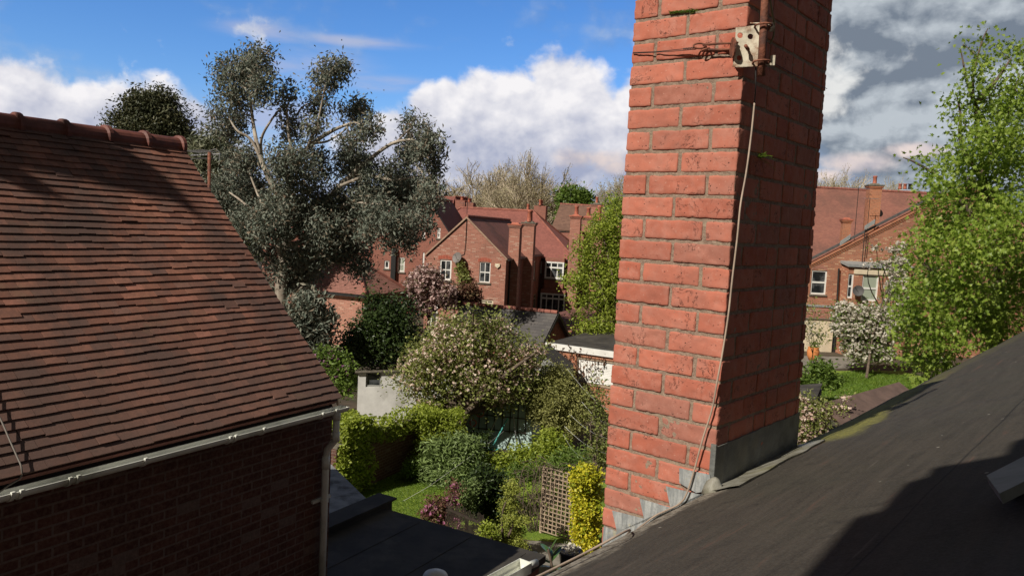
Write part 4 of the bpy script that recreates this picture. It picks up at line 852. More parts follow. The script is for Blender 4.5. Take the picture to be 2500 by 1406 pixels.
g1 = grass('grass', [(860, 1190), (1010, 1130), (1120, 1150), (1110, 1290), (900, 1290)], 26000, .055, M['grassblade']); g1['label'] = 'short green grass of the lawn beside the flat roof'; g1['category'] = 'grass'
g2 = grass('grass', [(1930, 1000), (1935, 930), (2100, 905), (2220, 920), (2230, 985)], 16000, .16, M['grassblade']); g2['label'] = 'longer green grass of the garden behind the chimney'; g2['category'] = 'grass'
# ------------------------------------------------ eucalyptus
YE = 34.0
eb = [(545, 170, 40, 42), (610, 165, 55, 55), (645, 135, 38, 32), (570, 230, 62, 62), (645, 215, 46, 50), (560, 300, 52, 48), (515, 285, 20, 22), (700, 240, 33, 50), (706, 320, 38, 62), (800, 185, 58, 46), (832, 172, 28, 28),
      (775, 250, 36, 48), (772, 320, 38, 40), (868, 275, 55, 42), (905, 322, 36, 42), (855, 335, 38, 30), (1012, 305, 38, 34), (1045, 360, 52, 44), (1000, 372, 44, 46), (1062, 408, 34, 32),
      (590, 395, 58, 50), (700, 400, 70, 62), (770, 410, 50, 60), (860, 400, 60, 56), (930, 440, 72, 60), (985, 470, 66, 56), (620, 480, 66, 60), (720, 500, 90, 70), (835, 500, 75, 60), (940, 545, 76, 60), (600, 560, 52, 56), (655, 620, 50, 50),
      (760, 610, 70, 60), (845, 600, 60, 50), (880, 650, 34, 30), (730, 660, 56, 50), (985, 590, 36, 38), (1045, 480, 42, 55), (1022, 540, 44, 44), (800, 560, 80, 60), (665, 540, 60, 60), (550, 480, 50, 60), (900, 500, 60, 50), (640, 690, 30, 36), (690, 700, 34, 30), (700, 660, 40, 30)]
ebl = [B(x, y, rx, ry, YE+random.uniform(-2.0, 2.0), 1.1) for x, y, rx, ry in eb]
base = Vector((*P(688, 700, YE)[:2], 0)); eu = thing('eucalyptus_tree', 'tall grey-green eucalyptus with pale forking limbs against the sky', 'tree', base)
ebs = [(b[0], b[1]*(.78 if b[0][2] > 9.0 else .90)) for b in ebl]; _, ecc = foliage('foliage', M['euc'], eu, ebs, 2300, 34, .19, .36, .8, .20, .2, 1.2)
mb = MB(); pe = lambda x, y, d=0.0: P(x, y, YE+d)
def limb(pts, r0, r1, k=9):
    q = smooth([pe(*p) for p in pts], 5); mb.tube(q, [r0+(r1-r0)*(i/(len(q)-1))**.8 for i in range(len(q))], k, False); return q
mb.tube(smooth([base, base.lerp(pe(686, 700), .5), pe(686, 720), pe(690, 640), pe(698, 560)], 5), [.34-.007*i for i in range(21)], 12, False)
L_ = [([(698, 580), (690, 500), (655, 430), (632, 370), (618, 300), (610, 230)], .20, .05), ([(655, 430), (615, 345), (580, 320), (560, 290)], .09, .03), ([(640, 395), (638, 340), (665, 290), (690, 260)], .08, .03),
      ([(698, 560), (700, 480), (720, 400), (765, 350), (815, 318), (860, 300)], .20, .05), ([(750, 362), (775, 300), (790, 230)], .08, .03), ([(765, 350), (800, 345), (840, 320)], .07, .03),
      ([(700, 580, -.5), (770, 520), (830, 455), (890, 400), (955, 352), (1010, 340)], .19, .05), ([(830, 455), (900, 430), (960, 440), (1020, 430)], .09, .03), ([(840, 500), (880, 496), (930, 500)], .09, .04), ([(700, 600), (760, 585), (820, 560), (900, 560)], .13, .04),
      ([(690, 640), (660, 560), (600, 500), (560, 470)], .12, .03), ([(720, 405), (705, 330), (700, 260)], .09, .03), ([(692, 560), (650, 520), (600, 400)], .10, .03), ([(693, 620), (740, 640), (790, 620)], .09, .03)]
for pts, r0, r1 in L_: limb([(p[0], p[1], (p[2] if len(p) > 2 else random.uniform(-1, .3))) for p in pts], r0, r1)
for b in ebl:
    c_ = Vector(b[0]); near = sorted([v for v in mb.v], key=lambda v: (v-c_).length)[0]
    limbs(mb, near, [c_], .05, .02, 5)
    for k in range(3):
        e = c_+Vector((random.uniform(-.8, .8)*b[1][0], random.uniform(-.8, .8)*b[1][1], random.uniform(-.2, .9)*b[1][2])); limbs(mb, c_, [e], .025, .008, 4)
mb.build('trunk', M['palebark'], eu, True, uv=False)
simple_plant('conifer_tree', 'dark bushy tree top rising behind the tiled ridge', 'tree', [B(x, y, rx, ry, 46) for x, y, rx, ry in [(365, 262, 50, 38), (300, 298, 36, 20), (425, 305, 34, 48), (450, 350, 22, 40), (385, 330, 60, 46), (340, 330, 50, 46), (330, 262, 22, 22), (405, 250, 22, 22)]], 'oliveleaf', 900, 30, .22, asp=.4, spread=.32, r0=.3).children
simple_plant('pale_gum_tree', 'paler olive gum tree between the dark tree top and the eucalyptus', 'tree', [B(x, y, rx, ry, 40) for x, y, rx, ry in [(510, 370, 42, 46), (555, 400, 42, 46), (500, 440, 48, 60), (560, 480, 50, 60), (540, 350, 26, 26)]], 'euc2', 480, 24, .30, asp=.3, droop=.5, spread=.3, r0=.2, barkm='palebark')
simple_plant('young_gum_tree', 'low young eucalyptus growing in front of the pale brick wall', 'tree', [B(x, y, rx, ry, 31) for x, y, rx, ry in [(750, 745, 42, 38), (735, 790, 48, 40), (790, 790, 28, 40), (770, 830, 40, 30), (735, 830, 30, 22)]], 'euc', 230, 20, .26, asp=.34, droop=.7, spread=.2, r0=.12)
# ------------------------------------------------ middle shrubs
simple_plant('dark_evergreen', 'broad very dark green bush behind the white shed', 'bush', [B(x, y, rx, ry, 33) for x, y, rx, ry in [(935, 785, 50, 40), (985, 800, 36, 44), (885, 825, 36, 38), (860, 860, 34, 28), (930, 850, 70, 44), (1000, 850, 30, 36), (920, 738, 26, 16), (975, 752, 22, 16)]], 'dkgreen', 560, 26, .16, asp=.5, spread=.30, r0=.12)
simple_plant('lilac_bush', 'purple flowering lilac bush just beyond the tiled roof corner', 'bush', [B(x, y, rx, ry, 27) for x, y, rx, ry in [(800, 880, 36, 26), (835, 910, 36, 40), (815, 940, 30, 26), (850, 945, 18, 20)]], 'green', 200, 22, .14, spread=.15, flower=('lilac', 170, .09, 7), asp=.5)
simple_plant('cherry_tree', 'dusky pink flowering cherry left of the gabled house', 'tree', [B(x, y, rx, ry, 46.5) for x, y, rx, ry in [(1040, 680, 42, 30), (1010, 710, 40, 34), (1075, 715, 42, 30), (1030, 745, 45, 26), (1095, 735, 22, 22)]], 'cherryleaf', 260, 8, .18, spread=.24, flower=('cherry', 1700, .15, 6), r0=.12)
simple_plant('wall_shrub', 'brown-green shrub at the foot of the gabled house below the dish', 'shrub', [B(x, y, rx, ry, 47.5) for x, y, rx, ry in [(1140, 715, 26, 24), (1125, 735, 24, 16), (1155, 740, 16, 14)]], 'brownvine', 120, 22, .22, spread=.2)
simple_plant('lime_tree', 'fresh yellow-green tree hanging beside the sunlit chimney face', 'tree', [B(x, y, rx, ry, 34.5 if y > 785 else 38.5) for x, y, rx, ry in [(1500, 510, 24, 36), (1470, 570, 40, 40), (1505, 590, 40, 60), (1430, 615, 34, 28), (1460, 650, 50, 34), (1410, 685, 38, 22), (1480, 700, 55, 45), (1430, 735, 44, 24), (1500, 760, 45, 50), (1450, 800, 45, 26), (1410, 775, 26, 12), (1475, 815, 40, 22), (1530, 660, 50, 70), (1470, 825, 40, 14)]], 'ygreen', 700, 22, .16, base=(*P(1540, 900, 39)[:2], 0), asp=.5, droop=.3, spread=.22, r0=.16)
# apple tree in blossom
YA = 23.5; ab = [B(x, y, rx, ry, YA+random.uniform(-.5, .5), 1.1) for x, y, rx, ry in [(1055, 880, 66, 60), (1120, 835, 80, 52), (1215, 850, 76, 56), (1150, 915, 110, 62), (1045, 945, 58, 40), (1235, 935, 66, 52), (1000, 930, 50, 26), (1020, 890, 40, 30), (1310, 880, 26, 22), (1110, 775, 34, 16), (1225, 792, 30, 18), (985, 895, 26, 16), (1325, 850, 20, 16), (1155, 765, 20, 10), (1282, 860, 34, 28), (1290, 905, 28, 30), (1120, 980, 60, 26), (1210, 975, 50, 22), (1085, 795, 46, 22), (1180, 800, 60, 22), (1040, 985, 34, 20), (1275, 960, 26, 22)]]
simple_plant('apple_tree', 'wide apple tree covered in pale pink blossom in the garden centre', 'tree', ab, 'apple', 1100, 18, .095, base=(*PZ(1112, 1118, 0)[:2], 0), asp=.55, spread=.19, r0=.17, stems=80, flower=('pink', 1900, .085, 5))
# white hawthorn, young tree, climbing roses
simple_plant('hawthorn_tree', 'hawthorn smothered in white blossom in front of the right-hand house', 'tree', [B(x, y, rx, ry, 42) for x, y, rx, ry in [(2118, 765, 36, 28), (2080, 795, 50, 42), (2145, 800, 50, 60), (2100, 850, 45, 36), (2188, 700, 26, 40), (2060, 760, 26, 26), (2150, 860, 36, 30), (2190, 650, 26, 26), (2200, 760, 30, 60)]], 'green', 420, 10, .16, base=(*PZ(2115, 925, 0)[:2], 0), spread=.26, r0=.08, flower=('whiteflower', 2400, .15, 6))
hv = simple_plant('cherry_sprays', 'loose white blossom sprays reaching over the bay window', 'tree', [B(x, y, rx, ry, 44) for x, y, rx, ry in [(2150, 640, 26, 8), (2185, 610, 24, 10), (2120, 650, 18, 5), (2200, 600, 16, 12), (2140, 605, 14, 6), (2205, 640, 20, 20)]], 'green', 50, 8, .16, base=(*PZ(2160, 880, 0)[:2], 0), spread=.18, flower=('whiteflower', 150, .15, 5), r0=.08)
simple_plant('young_apple_tree', 'small thin young tree with few leaves before the cream wall', 'tree', [B(x, y, rx, ry, 37) for x, y, rx, ry in [(1975, 800, 26, 24), (2000, 820, 26, 18), (1965, 760, 22, 30), (1990, 760, 20, 14)]], 'apple', 60, 7, .13, base=(*PZ(1986, 925, 0)[:2], 0), spread=.22, r0=.03, flower=('whiteflower', 40, .12, 3))
simple_plant('garden_shrub', 'leafy green shrub on the right-hand lawn', 'shrub', [B(x, y, rx, ry, 33) for x, y, rx, ry in [(1990, 895, 18, 12), (2010, 905, 22, 16), (2035, 930, 14, 20), (1975, 930, 24, 16)]], 'green', 90, 16, .18, spread=.15)
simple_plant('rose_bush', 'climbing rose full of pale pink flowers right of the chimney foot', 'bush', [B(x, y, rx, ry, 20) for x, y, rx, ry in [(1975, 1000, 36, 30), (2015, 1010, 36, 26), (1985, 1045, 45, 26), (2045, 995, 26, 14), (2065, 972, 12, 8), (1960, 970, 16, 10), (1960, 1060, 40, 30)]], 'apple', 170, 15, .085, base=(*P(1990, 1040, 20.5)[:2], 0), spread=.12, flower=('pink', 260, .08, 6), r0=.04)
# big maple at the right edge
YM = 12.5; mbk = [(2400, 130, 22, 50), (2375, 180, 24, 40), (2440, 190, 34, 22), (2345, 110, 14, 10), (2480, 130, 30, 36), (2385, 240, 40, 40), (2455, 260, 50, 44), (2500, 220, 40, 60), (2330, 250, 26, 16), (2345, 300, 40, 36), (2420, 330, 65, 50), (2500, 340, 60, 70),
      (2230, 395, 30, 14), (2265, 415, 20, 18), (2340, 390, 50, 45), (2430, 420, 80, 60), (2300, 460, 45, 40), (2380, 500, 80, 60), (2480, 520, 80, 80), (2260, 510, 40, 34), (2280, 570, 55, 50), (2370, 600, 90, 70), (2470, 640, 90, 80), (2240, 610, 40, 40), (2250, 680, 50, 50), (2330, 700, 90, 70), (2440, 740, 90, 70),
      (2215, 740, 40, 50), (2240, 800, 50, 56), (2300, 810, 70, 60), (2220, 870, 36, 40), (2380, 790, 70, 50), (2190, 800, 20, 40), (2270, 880, 50, 40), (2460, 830, 60, 40), (2235, 925, 22, 14)]
mbl = [B(x+(18 if x < 2300 else 6), y, rx*.92, ry*.95, YM+random.uniform(-.6, .9), 1.2) for x, y, rx, ry in mbk]; base = Vector((*P(2420, 800, 13.5)[:2], 0))
mt = thing('maple_tree', 'bright green maple filling the right edge above the dark roof', 'tree', base)
cc_, _ = clump_centres(mbl, 3100)
def maple_leaves(cc, per, size, spread):
    k = RNG.poisson(per, len(cc))+1; idx = np.repeat(np.arange(len(cc)), k); pts = cc[idx]+RNG.normal(size=(len(idx), 3))*spread; n_ = len(pts)
    d = RNG.normal(size=(n_, 3))*.6; d[:, 2] -= .55; d[:, 0] -= .25; d /= np.linalg.norm(d, axis=1)[:, None]; h = RNG.normal(size=(n_, 3)); h[:, 2] += .6; s_ = np.cross(d, h); s_ /= np.linalg.norm(s_, axis=1)[:, None]; nn2 = np.cross(s_, d)
    L = (size*(.7+.6*RNG.random(n_)))[:, None]; out = []
    tmpl = [(0, 0), (-.28, .18), (-.62, .12), (-.30, .42), (-.42, .78), (-.12, .55), (0, 1.05), (.12, .55), (.42, .78), (.30, .42), (.62, .12), (.28, .18)]
    for (x, y) in tmpl: out.append(pts+d*L*(y)+s_*L*x*.75+nn2*L*(.18*abs(x)-.10*y*y))
    V = np.stack(out, 1).reshape(-1, 3); b = np.arange(n_)[:, None]*12; q = [(0, 1, 3, 5), (1, 2, 3, 3), (3, 4, 5, 5), (0, 5, 6, 7), (0, 7, 9, 11), (11, 9, 10, 10), (9, 7, 8, 8)]
    return V, b, q
V, b, q = maple_leaves(cc_, 6, .075, .13)
tri = [(0, 1, 3), (1, 2, 3), (0, 3, 5), (3, 4, 5), (0, 5, 6), (0, 6, 7), (0, 7, 9), (7, 8, 9), (0, 9, 11), (9, 10, 11)]
Fc = np.concatenate([b+np.array(t)[None, :] for t in tri]); np_mesh('foliage', V, Fc, M['maple'], mt)
mb = MB(); mb.tube(curve(base, P(2440, 700, 13.4), .02), [.2, .19, .17, .15, .13, .11], 9, False)
for pts in ([(2440, 700), (2420, 560), (2400, 420), (2385, 300), (2375, 200), (2395, 110), (2412, 70)], [(2440, 640), (2370, 520), (2300, 440), (2240, 400), (2205, 385)], [(2430, 480), (2350, 360), (2345, 280), (2335, 230)], [(2410, 400), (2460, 280), (2490, 180)], [(2440, 700), (2340, 690), (2250, 640), (2220, 560)], [(2440, 750), (2330, 800), (2240, 860)], [(2420, 330), (2370, 230), (2345, 120)], [(2385, 250), (2430, 200), (2470, 140)]):
    q_ = smooth([P(x, y, YM+.4) for x, y in pts], 4); mb.tube(q_, [.055-.048*i/(len(q_)-1) for i in range(len(q_))], 6, False)
for bb in mbl:
    for k in range(4):
        e = cc_[RNG.integers(len(cc_))]
        if np.linalg.norm(e-bb[0]) < 1.2: limbs(mb, Vector(bb[0]), [Vector(e)], .010, .004, 4)
mb.build('trunk', M['bark'], mt, True, uv=False)
# ------------------------------------------------ near garden plants
def clipped(name, label, boxes, mat, n_, size, base):
    """leafy hedge: leaves through boxes"""
    t = thing(name, label, 'hedge', base); pts = []
    vols = [abs(b[1].x*b[2]*b[3]) for b in boxes]
    for (o, d, dep, h, L), vv_ in zip([(b[0], b[1], b[2], b[3], b[1].length) for b in boxes], vols):
        dn = Vector((-d.y, d.x, 0)).normalized(); k = int(n_*len(boxes)*0+n_*(L*h)/sum(b[1].length*b[3] for b in boxes))
        for i in range(k):
            a, b_, c_ = random.random(), random.random(), random.random(); f = random.randint(0, 3)
            if f == 0: b_ = 0
            elif f == 1: c_ = 1
            elif f == 2: b_ = random.random()*.3
            q = o+d*a+dn*dep*b_+ZU*h*c_; q += Vector((random.gauss(0, .05), random.gauss(0, .05), random.gauss(0, .05)))+Vector((noise.noise(q*1.4), noise.noise(q*1.4+Vector((9, 0, 0))), noise.noise(q*1.4+Vector((0, 9, 0)))))*.16
            pts.append(tuple(q))
    V, Fc = leaf_cloud(np.array(pts), size, .55, 0, .35, .6); np_mesh('foliage', V, Fc, M[mat], t)
    mb = MB()
    for (o, d, dep, h, *_r) in boxes:
        dn = Vector((-d.y, d.x, 0)).normalized()
        for k in range(int(d.length/.35)+1):
            r_ = o+d*((k+.5)*.35/d.length if d.length > .35 else .5)+dn*dep*.5; mb.tube(curve(r_, r_+ZU*h*.85, .05), [.03, .025, .02, .02, .015, .01], 5, False)
    mb.build('stem', M['bark'], t); return t
def gz(px, py): v = PZ(px, py, 0); v.z = 0; return v
# ivy covered garden wall
wa, wb = gz(905, 1185), gz(1105, 1092); wd = (wb-wa); gw_ = Wall(wa, 0); wl = thing('garden_wall', 'dark old garden wall with leafy creeper spilling over its top', 'wall', wa)
pp = wd.normalized(); pn = Vector((-pp.y, pp.x, 0))
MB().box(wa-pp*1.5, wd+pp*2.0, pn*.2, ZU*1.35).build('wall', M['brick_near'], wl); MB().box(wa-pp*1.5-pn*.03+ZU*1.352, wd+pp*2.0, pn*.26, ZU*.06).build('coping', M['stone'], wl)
iv = clipped('creeper', 'bright yellow-green creeper along the garden wall top', [(wa-pp*1.0-pn*.15+ZU*1.15, wd+pp*1.6, .5, .5)], 'ygreen', 3600, .11, wa); iv['category'] = 'creeper'
clipped('ivy_hedge', 'tall sunlit yellow-green hedge beside the left house corner', [(gz(828, 1225), gz(905, 1200)-gz(828, 1225), 1.2, 1.9)], 'ygreen', 6500, .11, gz(860, 1215))
clipped('box_hedge', 'squarely clipped green hedge left of the apple tree trunk', [(gz(1012, 1150), gz(1130, 1150)-gz(1012, 1150), 1.0, 1.6)], 'ygreen', 6500, .085, gz(1060, 1150))
clipped('dark_hedge', 'short dark hedge right of the apple tree trunk', [(gz(1135, 1145), gz(1185, 1150)-gz(1135, 1145), .8, .95)], 'dkgreen', 2000, .085, gz(1160, 1150))
def sp(name, label, cat, lst, Y, mat, ncl, per, size, **kw):
    return simple_plant(name, label, cat, [B(x, y, rx, ry, Y+random.uniform(-.2, .2)) for x, y, rx, ry in lst], mat, ncl, per, size, **kw)
sp('buddleia', 'grey-green arching buddleia in front of the clipped hedge', 'shrub', [(1075, 1110, 48, 30), (1115, 1095, 40, 30), (1068, 1150, 44, 32), (1110, 1150, 50, 36), (1150, 1110, 26, 30), (1110, 1195, 40, 24)], 20.5, 'buddleia', 420, 18, .15, asp=.3, spread=.13, stretch=1.0)
sp('fern_clump', 'light green fern clump at the left of the lawn bed', 'shrub', [(1005, 1140, 22, 18), (1020, 1160, 16, 12)], 20.8, 'green', 60, 20, .10, asp=.3, spread=.08)
sp('choisya_bush', 'rounded olive-green bush in front of the roller door garage', 'bush', [(1360, 925, 44, 34), (1355, 960, 60, 50), (1400, 985, 48, 46), (1330, 1010, 40, 40), (1380, 1040, 50, 36), (1315, 970, 26, 34)], 24, 'olive', 1000, 34, .08, asp=.45, spread=.085)
sp('laurel_bush', 'sunny yellow-green bush below the olive bush', 'bush', [(1345, 1085, 42, 28), (1285, 1120, 50, 26), (1350, 1115, 40, 36), (1215, 1138, 36, 20), (1180, 1145, 30, 16)], 21, 'ygreen', 520, 18, .10, asp=.5, spread=.12)
sp('thicket', 'dim tangle of brown-green twigs above the trellis', 'shrub', [(1380, 1130, 50, 30), (1320, 1150, 40, 26), (1420, 1120, 40, 30), (1265, 1160, 34, 26)], 19.5, 'green', 260, 12, .085, asp=.4, spread=.13, stems=60)
sp('rambling_rose', 'thin rambling rose with sparse leaves against the left of the chimney', 'shrub', [(1460, 960, 26, 40), (1470, 1030, 30, 50), (1455, 1090, 34, 36), (1480, 1120, 24, 40)], 19, 'apple', 210, 8, .085, asp=.5, spread=.13, stems=50, flower=('pink', 14, .08, 4))
sp('dark_shrub', 'dark green shrub in the shadow beside the trellis', 'shrub', [(1180, 1175, 44, 34), (1215, 1200, 40, 40), (1160, 1230, 40, 40), (1230, 1250, 40, 40), (1190, 1270, 44, 34), (1150, 1285, 34, 22), (1120, 1275, 26, 18)], 18.2, 'dkgreen', 420, 20, .11, asp=.45, spread=.11)
sp('evergreen_sprig', 'small light green evergreen above the pink azalea', 'shrub', [(1135, 1205, 26, 20), (1150, 1190, 20, 16), (1140, 1235, 22, 16)], 17.6, 'buddleia', 90, 18, .09, asp=.35, spread=.08)
sp('azalea', 'pink flowering azalea at the edge of the flat roof', 'shrub', [(1060, 1235, 26, 22), (1095, 1230, 24, 26), (1110, 1195, 14, 26), (1075, 1262, 34, 16), (1115, 1265, 18, 12), (1105, 1285, 30, 12), (1040, 1255, 20, 12)], 16.8, 'brownvine', 150, 14, .07, spread=.08, flower=('azalea', 75, .075, 4))
sp('golden_conifer', 'golden conifer with tiered sprays by the trellis foot', 'shrub', [(1250, 1195, 16, 26), (1245, 1235, 24, 16), (1255, 1265, 34, 14), (1245, 1295, 34, 18), (1250, 1330, 38, 22), (1185, 1300, 22, 14), (1205, 1325, 30, 18)], 16, 'conifer', 420, 22, .055, asp=.35, spread=.06, stretch=.5)
sp('holly_bush', 'low mid-green shrub at the foot of the golden conifer', 'shrub', [(1195, 1290, 20, 14), (1190, 1315, 24, 14)], 15.4, 'ygreen', 60, 14, .07, spread=.06)
sp('ivy_pillar', 'pillar of bright yellow variegated ivy beside the trellis', 'ivy', [(1432, 1165, 36, 26), (1430, 1205, 34, 30), (1432, 1245, 33, 30), (1430, 1285, 32, 30), (1430, 1325, 30, 28), (1445, 1350, 22, 14)], 16.5, 'yellow', 900, 18, .062, asp=.85, spread=.06)
# bare twigs among the shrubs
tw = thing('bare_climber', 'bare brown climber stems arching round the trellis', 'climber', gz(1320, 1330)); mb = MB()
for i in range(110):
    x0 = random.uniform(1290, 1400); a = P(x0+random.uniform(-10, 10), 1320, 17.6); b_ = P(x0+random.uniform(-60, 60), random.uniform(1130, 1230), 17.6+random.uniform(-.4, .4)); c_ = b_+Vector((random.uniform(-.4, .4), random.uniform(-.2, .2), random.uniform(-.35, .2)))
    mb.tube(smooth([a, a.lerp(b_, .5)+Vector((random.uniform(-.25, .25), random.uniform(-.2, .2), 0)), b_, c_], 4), .007, 4, False)
mb.build('stem', M['bark'], tw)
# trellis
tr0, tr1, tr2, tr3 = P(1312, 1150, 17.5), P(1392, 1160, 17.0), P(1392, 1322, 17.0), P(1318, 1300, 17.5); tr = thing('garden_trellis', 'weathered square timber trellis in front of the ivy pillar', 'trellis', (tr2+tr3)/2)
mb = MB(); U = (tr1-tr0); U.z = 0; Lx = U.length; U.normalize(); Nn = Vector((U.y, -U.x, 0)); o = Vector((tr3.x, tr3.y, .08)); Hh = tr1.z-.08
for i in range(9): mb.box(o+U*(Lx*i/8-.0125), U*.025, Nn*.012, ZU*Hh)
for j in range(16): mb.box(o+ZU*(Hh*j/15.0)+Nn*.013, U*Lx, Nn*.012, ZU*.025)
mb.build('lattice', M['wood'], tr)
for i in (0, 1): MB().box(o+U*(Lx*i-.03)-Nn*.07-ZU*.08, U*.06, Nn*.06, ZU*(Hh+.1)).build('post', M['wood'], tr)
# fence of thin pales, dark, beyond the flat roof
fa, fb = gz(1085, 1330), gz(1180, 1375); fn = thing('picket_fence', 'row of dark thin pales behind the flat roof edge', 'fence', fa); mb = MB(); d_ = fb-fa
for i in range(34): mb.box(fa+d_*(i/34), d_.normalized()*.012, Vector((0, .015, 0)), ZU*(1.0+random.uniform(-.1, .05)))
mb.build('pale', M['darkwood'], fn); MB().box(fa+ZU*.8+Vector((0, .016, 0)), d_, Vector((0, .03, 0)), ZU*.05).build('rail', M['darkwood'], fn); MB().box(fa+ZU*.25+Vector((0, .016, 0)), d_, Vector((0, .03, 0)), ZU*.05).build('rail', M['darkwood'], fn)
# plant pot and loquat-like plant at the bottom
pc_ = gz(1390, 1395); pt = thing('plant_pot', 'dark blue glazed pot holding pale flowers below the ivy pillar', 'pot', pc_)
MB().lathe(pc_, [(.16, 0), (.20, .15), (.24, .38), (.26, .42), (.26, .46), (.22, .46), (.2, .4)], 20).build('pot', plain('blue_glaze', (0.012, 0.015, 0.04), 0.15, 0.1, 5, spec=0.6), pt, True)
V, Fc = leaf_cloud(np.array([tuple(pc_+Vector((random.gauss(0, .1), random.gauss(0, .1), .5+random.gauss(0, .05)))) for i in range(90)]), .07, .8, 0); np_mesh('flower', V, Fc, M['whiteflower'], pt)
lq = thing('loquat_shrub', 'shrub with long glossy leaves at the bottom beside the gutter end', 'shrub', Vector((*P(1350, 1390, 11)[:2], 0))); st = [Vector((*P(1352, 1400, 11)[:2], 0)), P(1352, 1450, 11), P(1346, 1375, 11), P(1338, 1340, 11)]
MB().tube(smooth(st), .02, 8, False).build('stem', M['bark'], lq, True); V, Fc = [], []
def bigleaf(a, b_, wd, droop=.15):
    d = b_-a; s_ = d.cross(ZU).normalized(); k0_ = len(V); N_ = 8
    for i in range(N_+1):
        t = i/N_; c = a+d*t-ZU*d.length*droop*t*t; w_ = wd*math.sin(math.pi*min(1, t*.93+.05))**.8
        V.extend([c+s_*w_+ZU*w_*.25, c, c-s_*w_+ZU*w_*.25])
    for i in range(N_):
        k = k0_+i*3; Fc.append((k, k+1, k+4, k+3)); Fc.append((k+1, k+2, k+5, k+4))
for (x0, y0, x1, y1, dy) in ((1346, 1375, 1300, 1352, .1), (1346, 1372, 1302, 1335, -.1), (1340, 1350, 1360, 1308, 0), (1346, 1370, 1372, 1325, .1), (1350, 1385, 1298, 1372, -.2), (1350, 1390, 1345, 1420, -.3), (1352, 1380, 1375, 1390, -.3), (1350, 1400, 1310, 1405, -.2), (1340, 1350, 1320, 1318, .2), (1348, 1365, 1338, 1325, .25), (1352, 1395, 1372, 1418, -.2)):
    bigleaf(P(x0, y0, 11), P(x1, y1, 11+dy*1.5), .045)
np_mesh('leaf', np.array([tuple(v) for v in V]), np.array(Fc), M['laurel'], lq)
# swing frame, toys and stay wires
sw = thing('swing_frame', 'teal and grey metal swing frame standing before the pale teal shed', 'swing', gz(1190, 1100)); mb = MB()
for a, b_ in (((1100, 1075), (1135, 960)), ((1160, 1088), (1140, 960)), ((1190, 1070), (1240, 960)), ((1262, 1085), (1246, 960))): mb.tube([P(a[0], a[1], 23.9), P(b_[0], b_[1], 24.05)], .025, 7)
mb.tube([P(1130, 958, 24.05), P(1250, 962, 24.05)], .03, 8); mb.tube([P(1112, 1035, 23.9), P(1155, 1045, 23.9)], .02, 6); mb.build('frame', M['metal'], sw)
tealm = plain('teal_paint', (0.10, 0.42, 0.38), 0.5, 0.15, 5)
MB().tube([P(1240, 1020, 23.8), P(1205, 1085, 23.8)], .022, 7).tube([P(1215, 1062, 24.2), P(1232, 1086, 24.2)], .022, 7).build('support', tealm, sw)
MB().box(P(1190, 1098, 24.0), (.35, 0, 0), (0, .15, 0), (0, 0, .02)).build('seat', tealm, sw)
rg = thing('red_toy_rings', 'red rings hanging on the pale teal shed wall', 'toy', P(1168, 1025, 24.1)); redp = plain('red_plastic', (0.6, 0.13, 0.10), 0.4, 0.1, 5)
for (x, y, r) in ((1155, 1032, .10), (1172, 1008, .12), (1262, 1020, .05)):
    c_ = P(x, y, 24.12); MB().tube([c_+Vector((math.cos(a)*r, 0, math.sin(a)*r)) for a in np.linspace(0, 6.283, 18)], .018, 6, False).build('ring', redp, rg, True)
cl = thing('stay_wires', 'fan of thin pale wires strung across the shrubs beside the chimney', 'wire', P(1440, 1000, 19)); mb = MB()
for k, (x0, y0, x1, y1) in enumerate([(1385, 900, 1500, 1010), (1390, 1010, 1500, 1075), (1378, 1040, 1490, 1110), (1375, 1060, 1430, 1120), (1420, 980, 1500, 1040)]):
    a, b_ = P(x0, y0, 19.5), P(x1, y1, 18.5); mb.tube([a.lerp(b_, t)-ZU*.12*math.sin(math.pi*t) for t in np.linspace(0, 1, 12)], .0028, 4)
mb.build('wire', M['metal'], cl)
wl2 = thing('clothes_line', 'thin line crossing above the lawn', 'line', P(1050, 1180, 18)); MB().tube([P(985, 1222, 18), P(1050, 1185, 18.5), P(1195, 1080, 21), P(1230, 1052, 22)], .003, 4).build('line', M['white'], wl2)
# ================================================================== FAR HOUSES
def hipped(root, corner, yaw, L, D, ze, zr, wallm, roofm, inset=None, over=.25, ridge=True):
    """corner = front right corner; L to the left, D to the back"""
    d = Vector((math.cos(yaw), -math.sin(yaw), 0)); e = Vector((math.sin(yaw), math.cos(yaw), 0)); c = Vector((corner[0], corner[1], 0)); inset = inset if inset is not None else D/2
    MB().box(c-d*L, d*L, e*D, ZU*(ze-.05)).build('wall', wallm, root)
    a, b_, c2, d2 = c-d*(L+over)-e*over, c+d*over-e*over, c+d*over+e*(D+over), c-d*(L+over)+e*(D+over)
    for v in (a, b_, c2, d2): v.z = ze
    r0, r1 = c-d*(L-inset)+e*D/2+ZU*zr, c-d*inset+e*D/2+ZU*zr
    if L-2*inset < .1: r0 = r1 = c-d*L/2+e*D/2+ZU*zr
    mb = MB(); mb.add([a, b_, c2, d2, r0, r1], [(0, 1, 5, 4), (1, 2, 5), (2, 3, 4, 5), (3, 0, 4), (3, 2, 1, 0)] if r0 is not r1 else [(0, 1, 5), (1, 2, 5), (2, 3, 5), (3, 0, 5), (3, 2, 1, 0)])
    ro = mb.build('roof', roofm, root)
    if ridge:
        rr = MB()
        for p, q in ((b_, r1), (c2, r1), (a, r0), (d2, r0)): rr.tube([p+ZU*.03, q+ZU*.03], .09, 6)
        if r0 is not r1: rr.tube([r0+ZU*.03, r1+ZU*.03], .1, 6)
        rr.build('hip_ridge', M['ridge_red'], ro)
    MB().box(a-ZU*.16-e*.03, b_-a, e*.05, ZU*.14).build('gutter', M['black'], root)
    return d, e, c
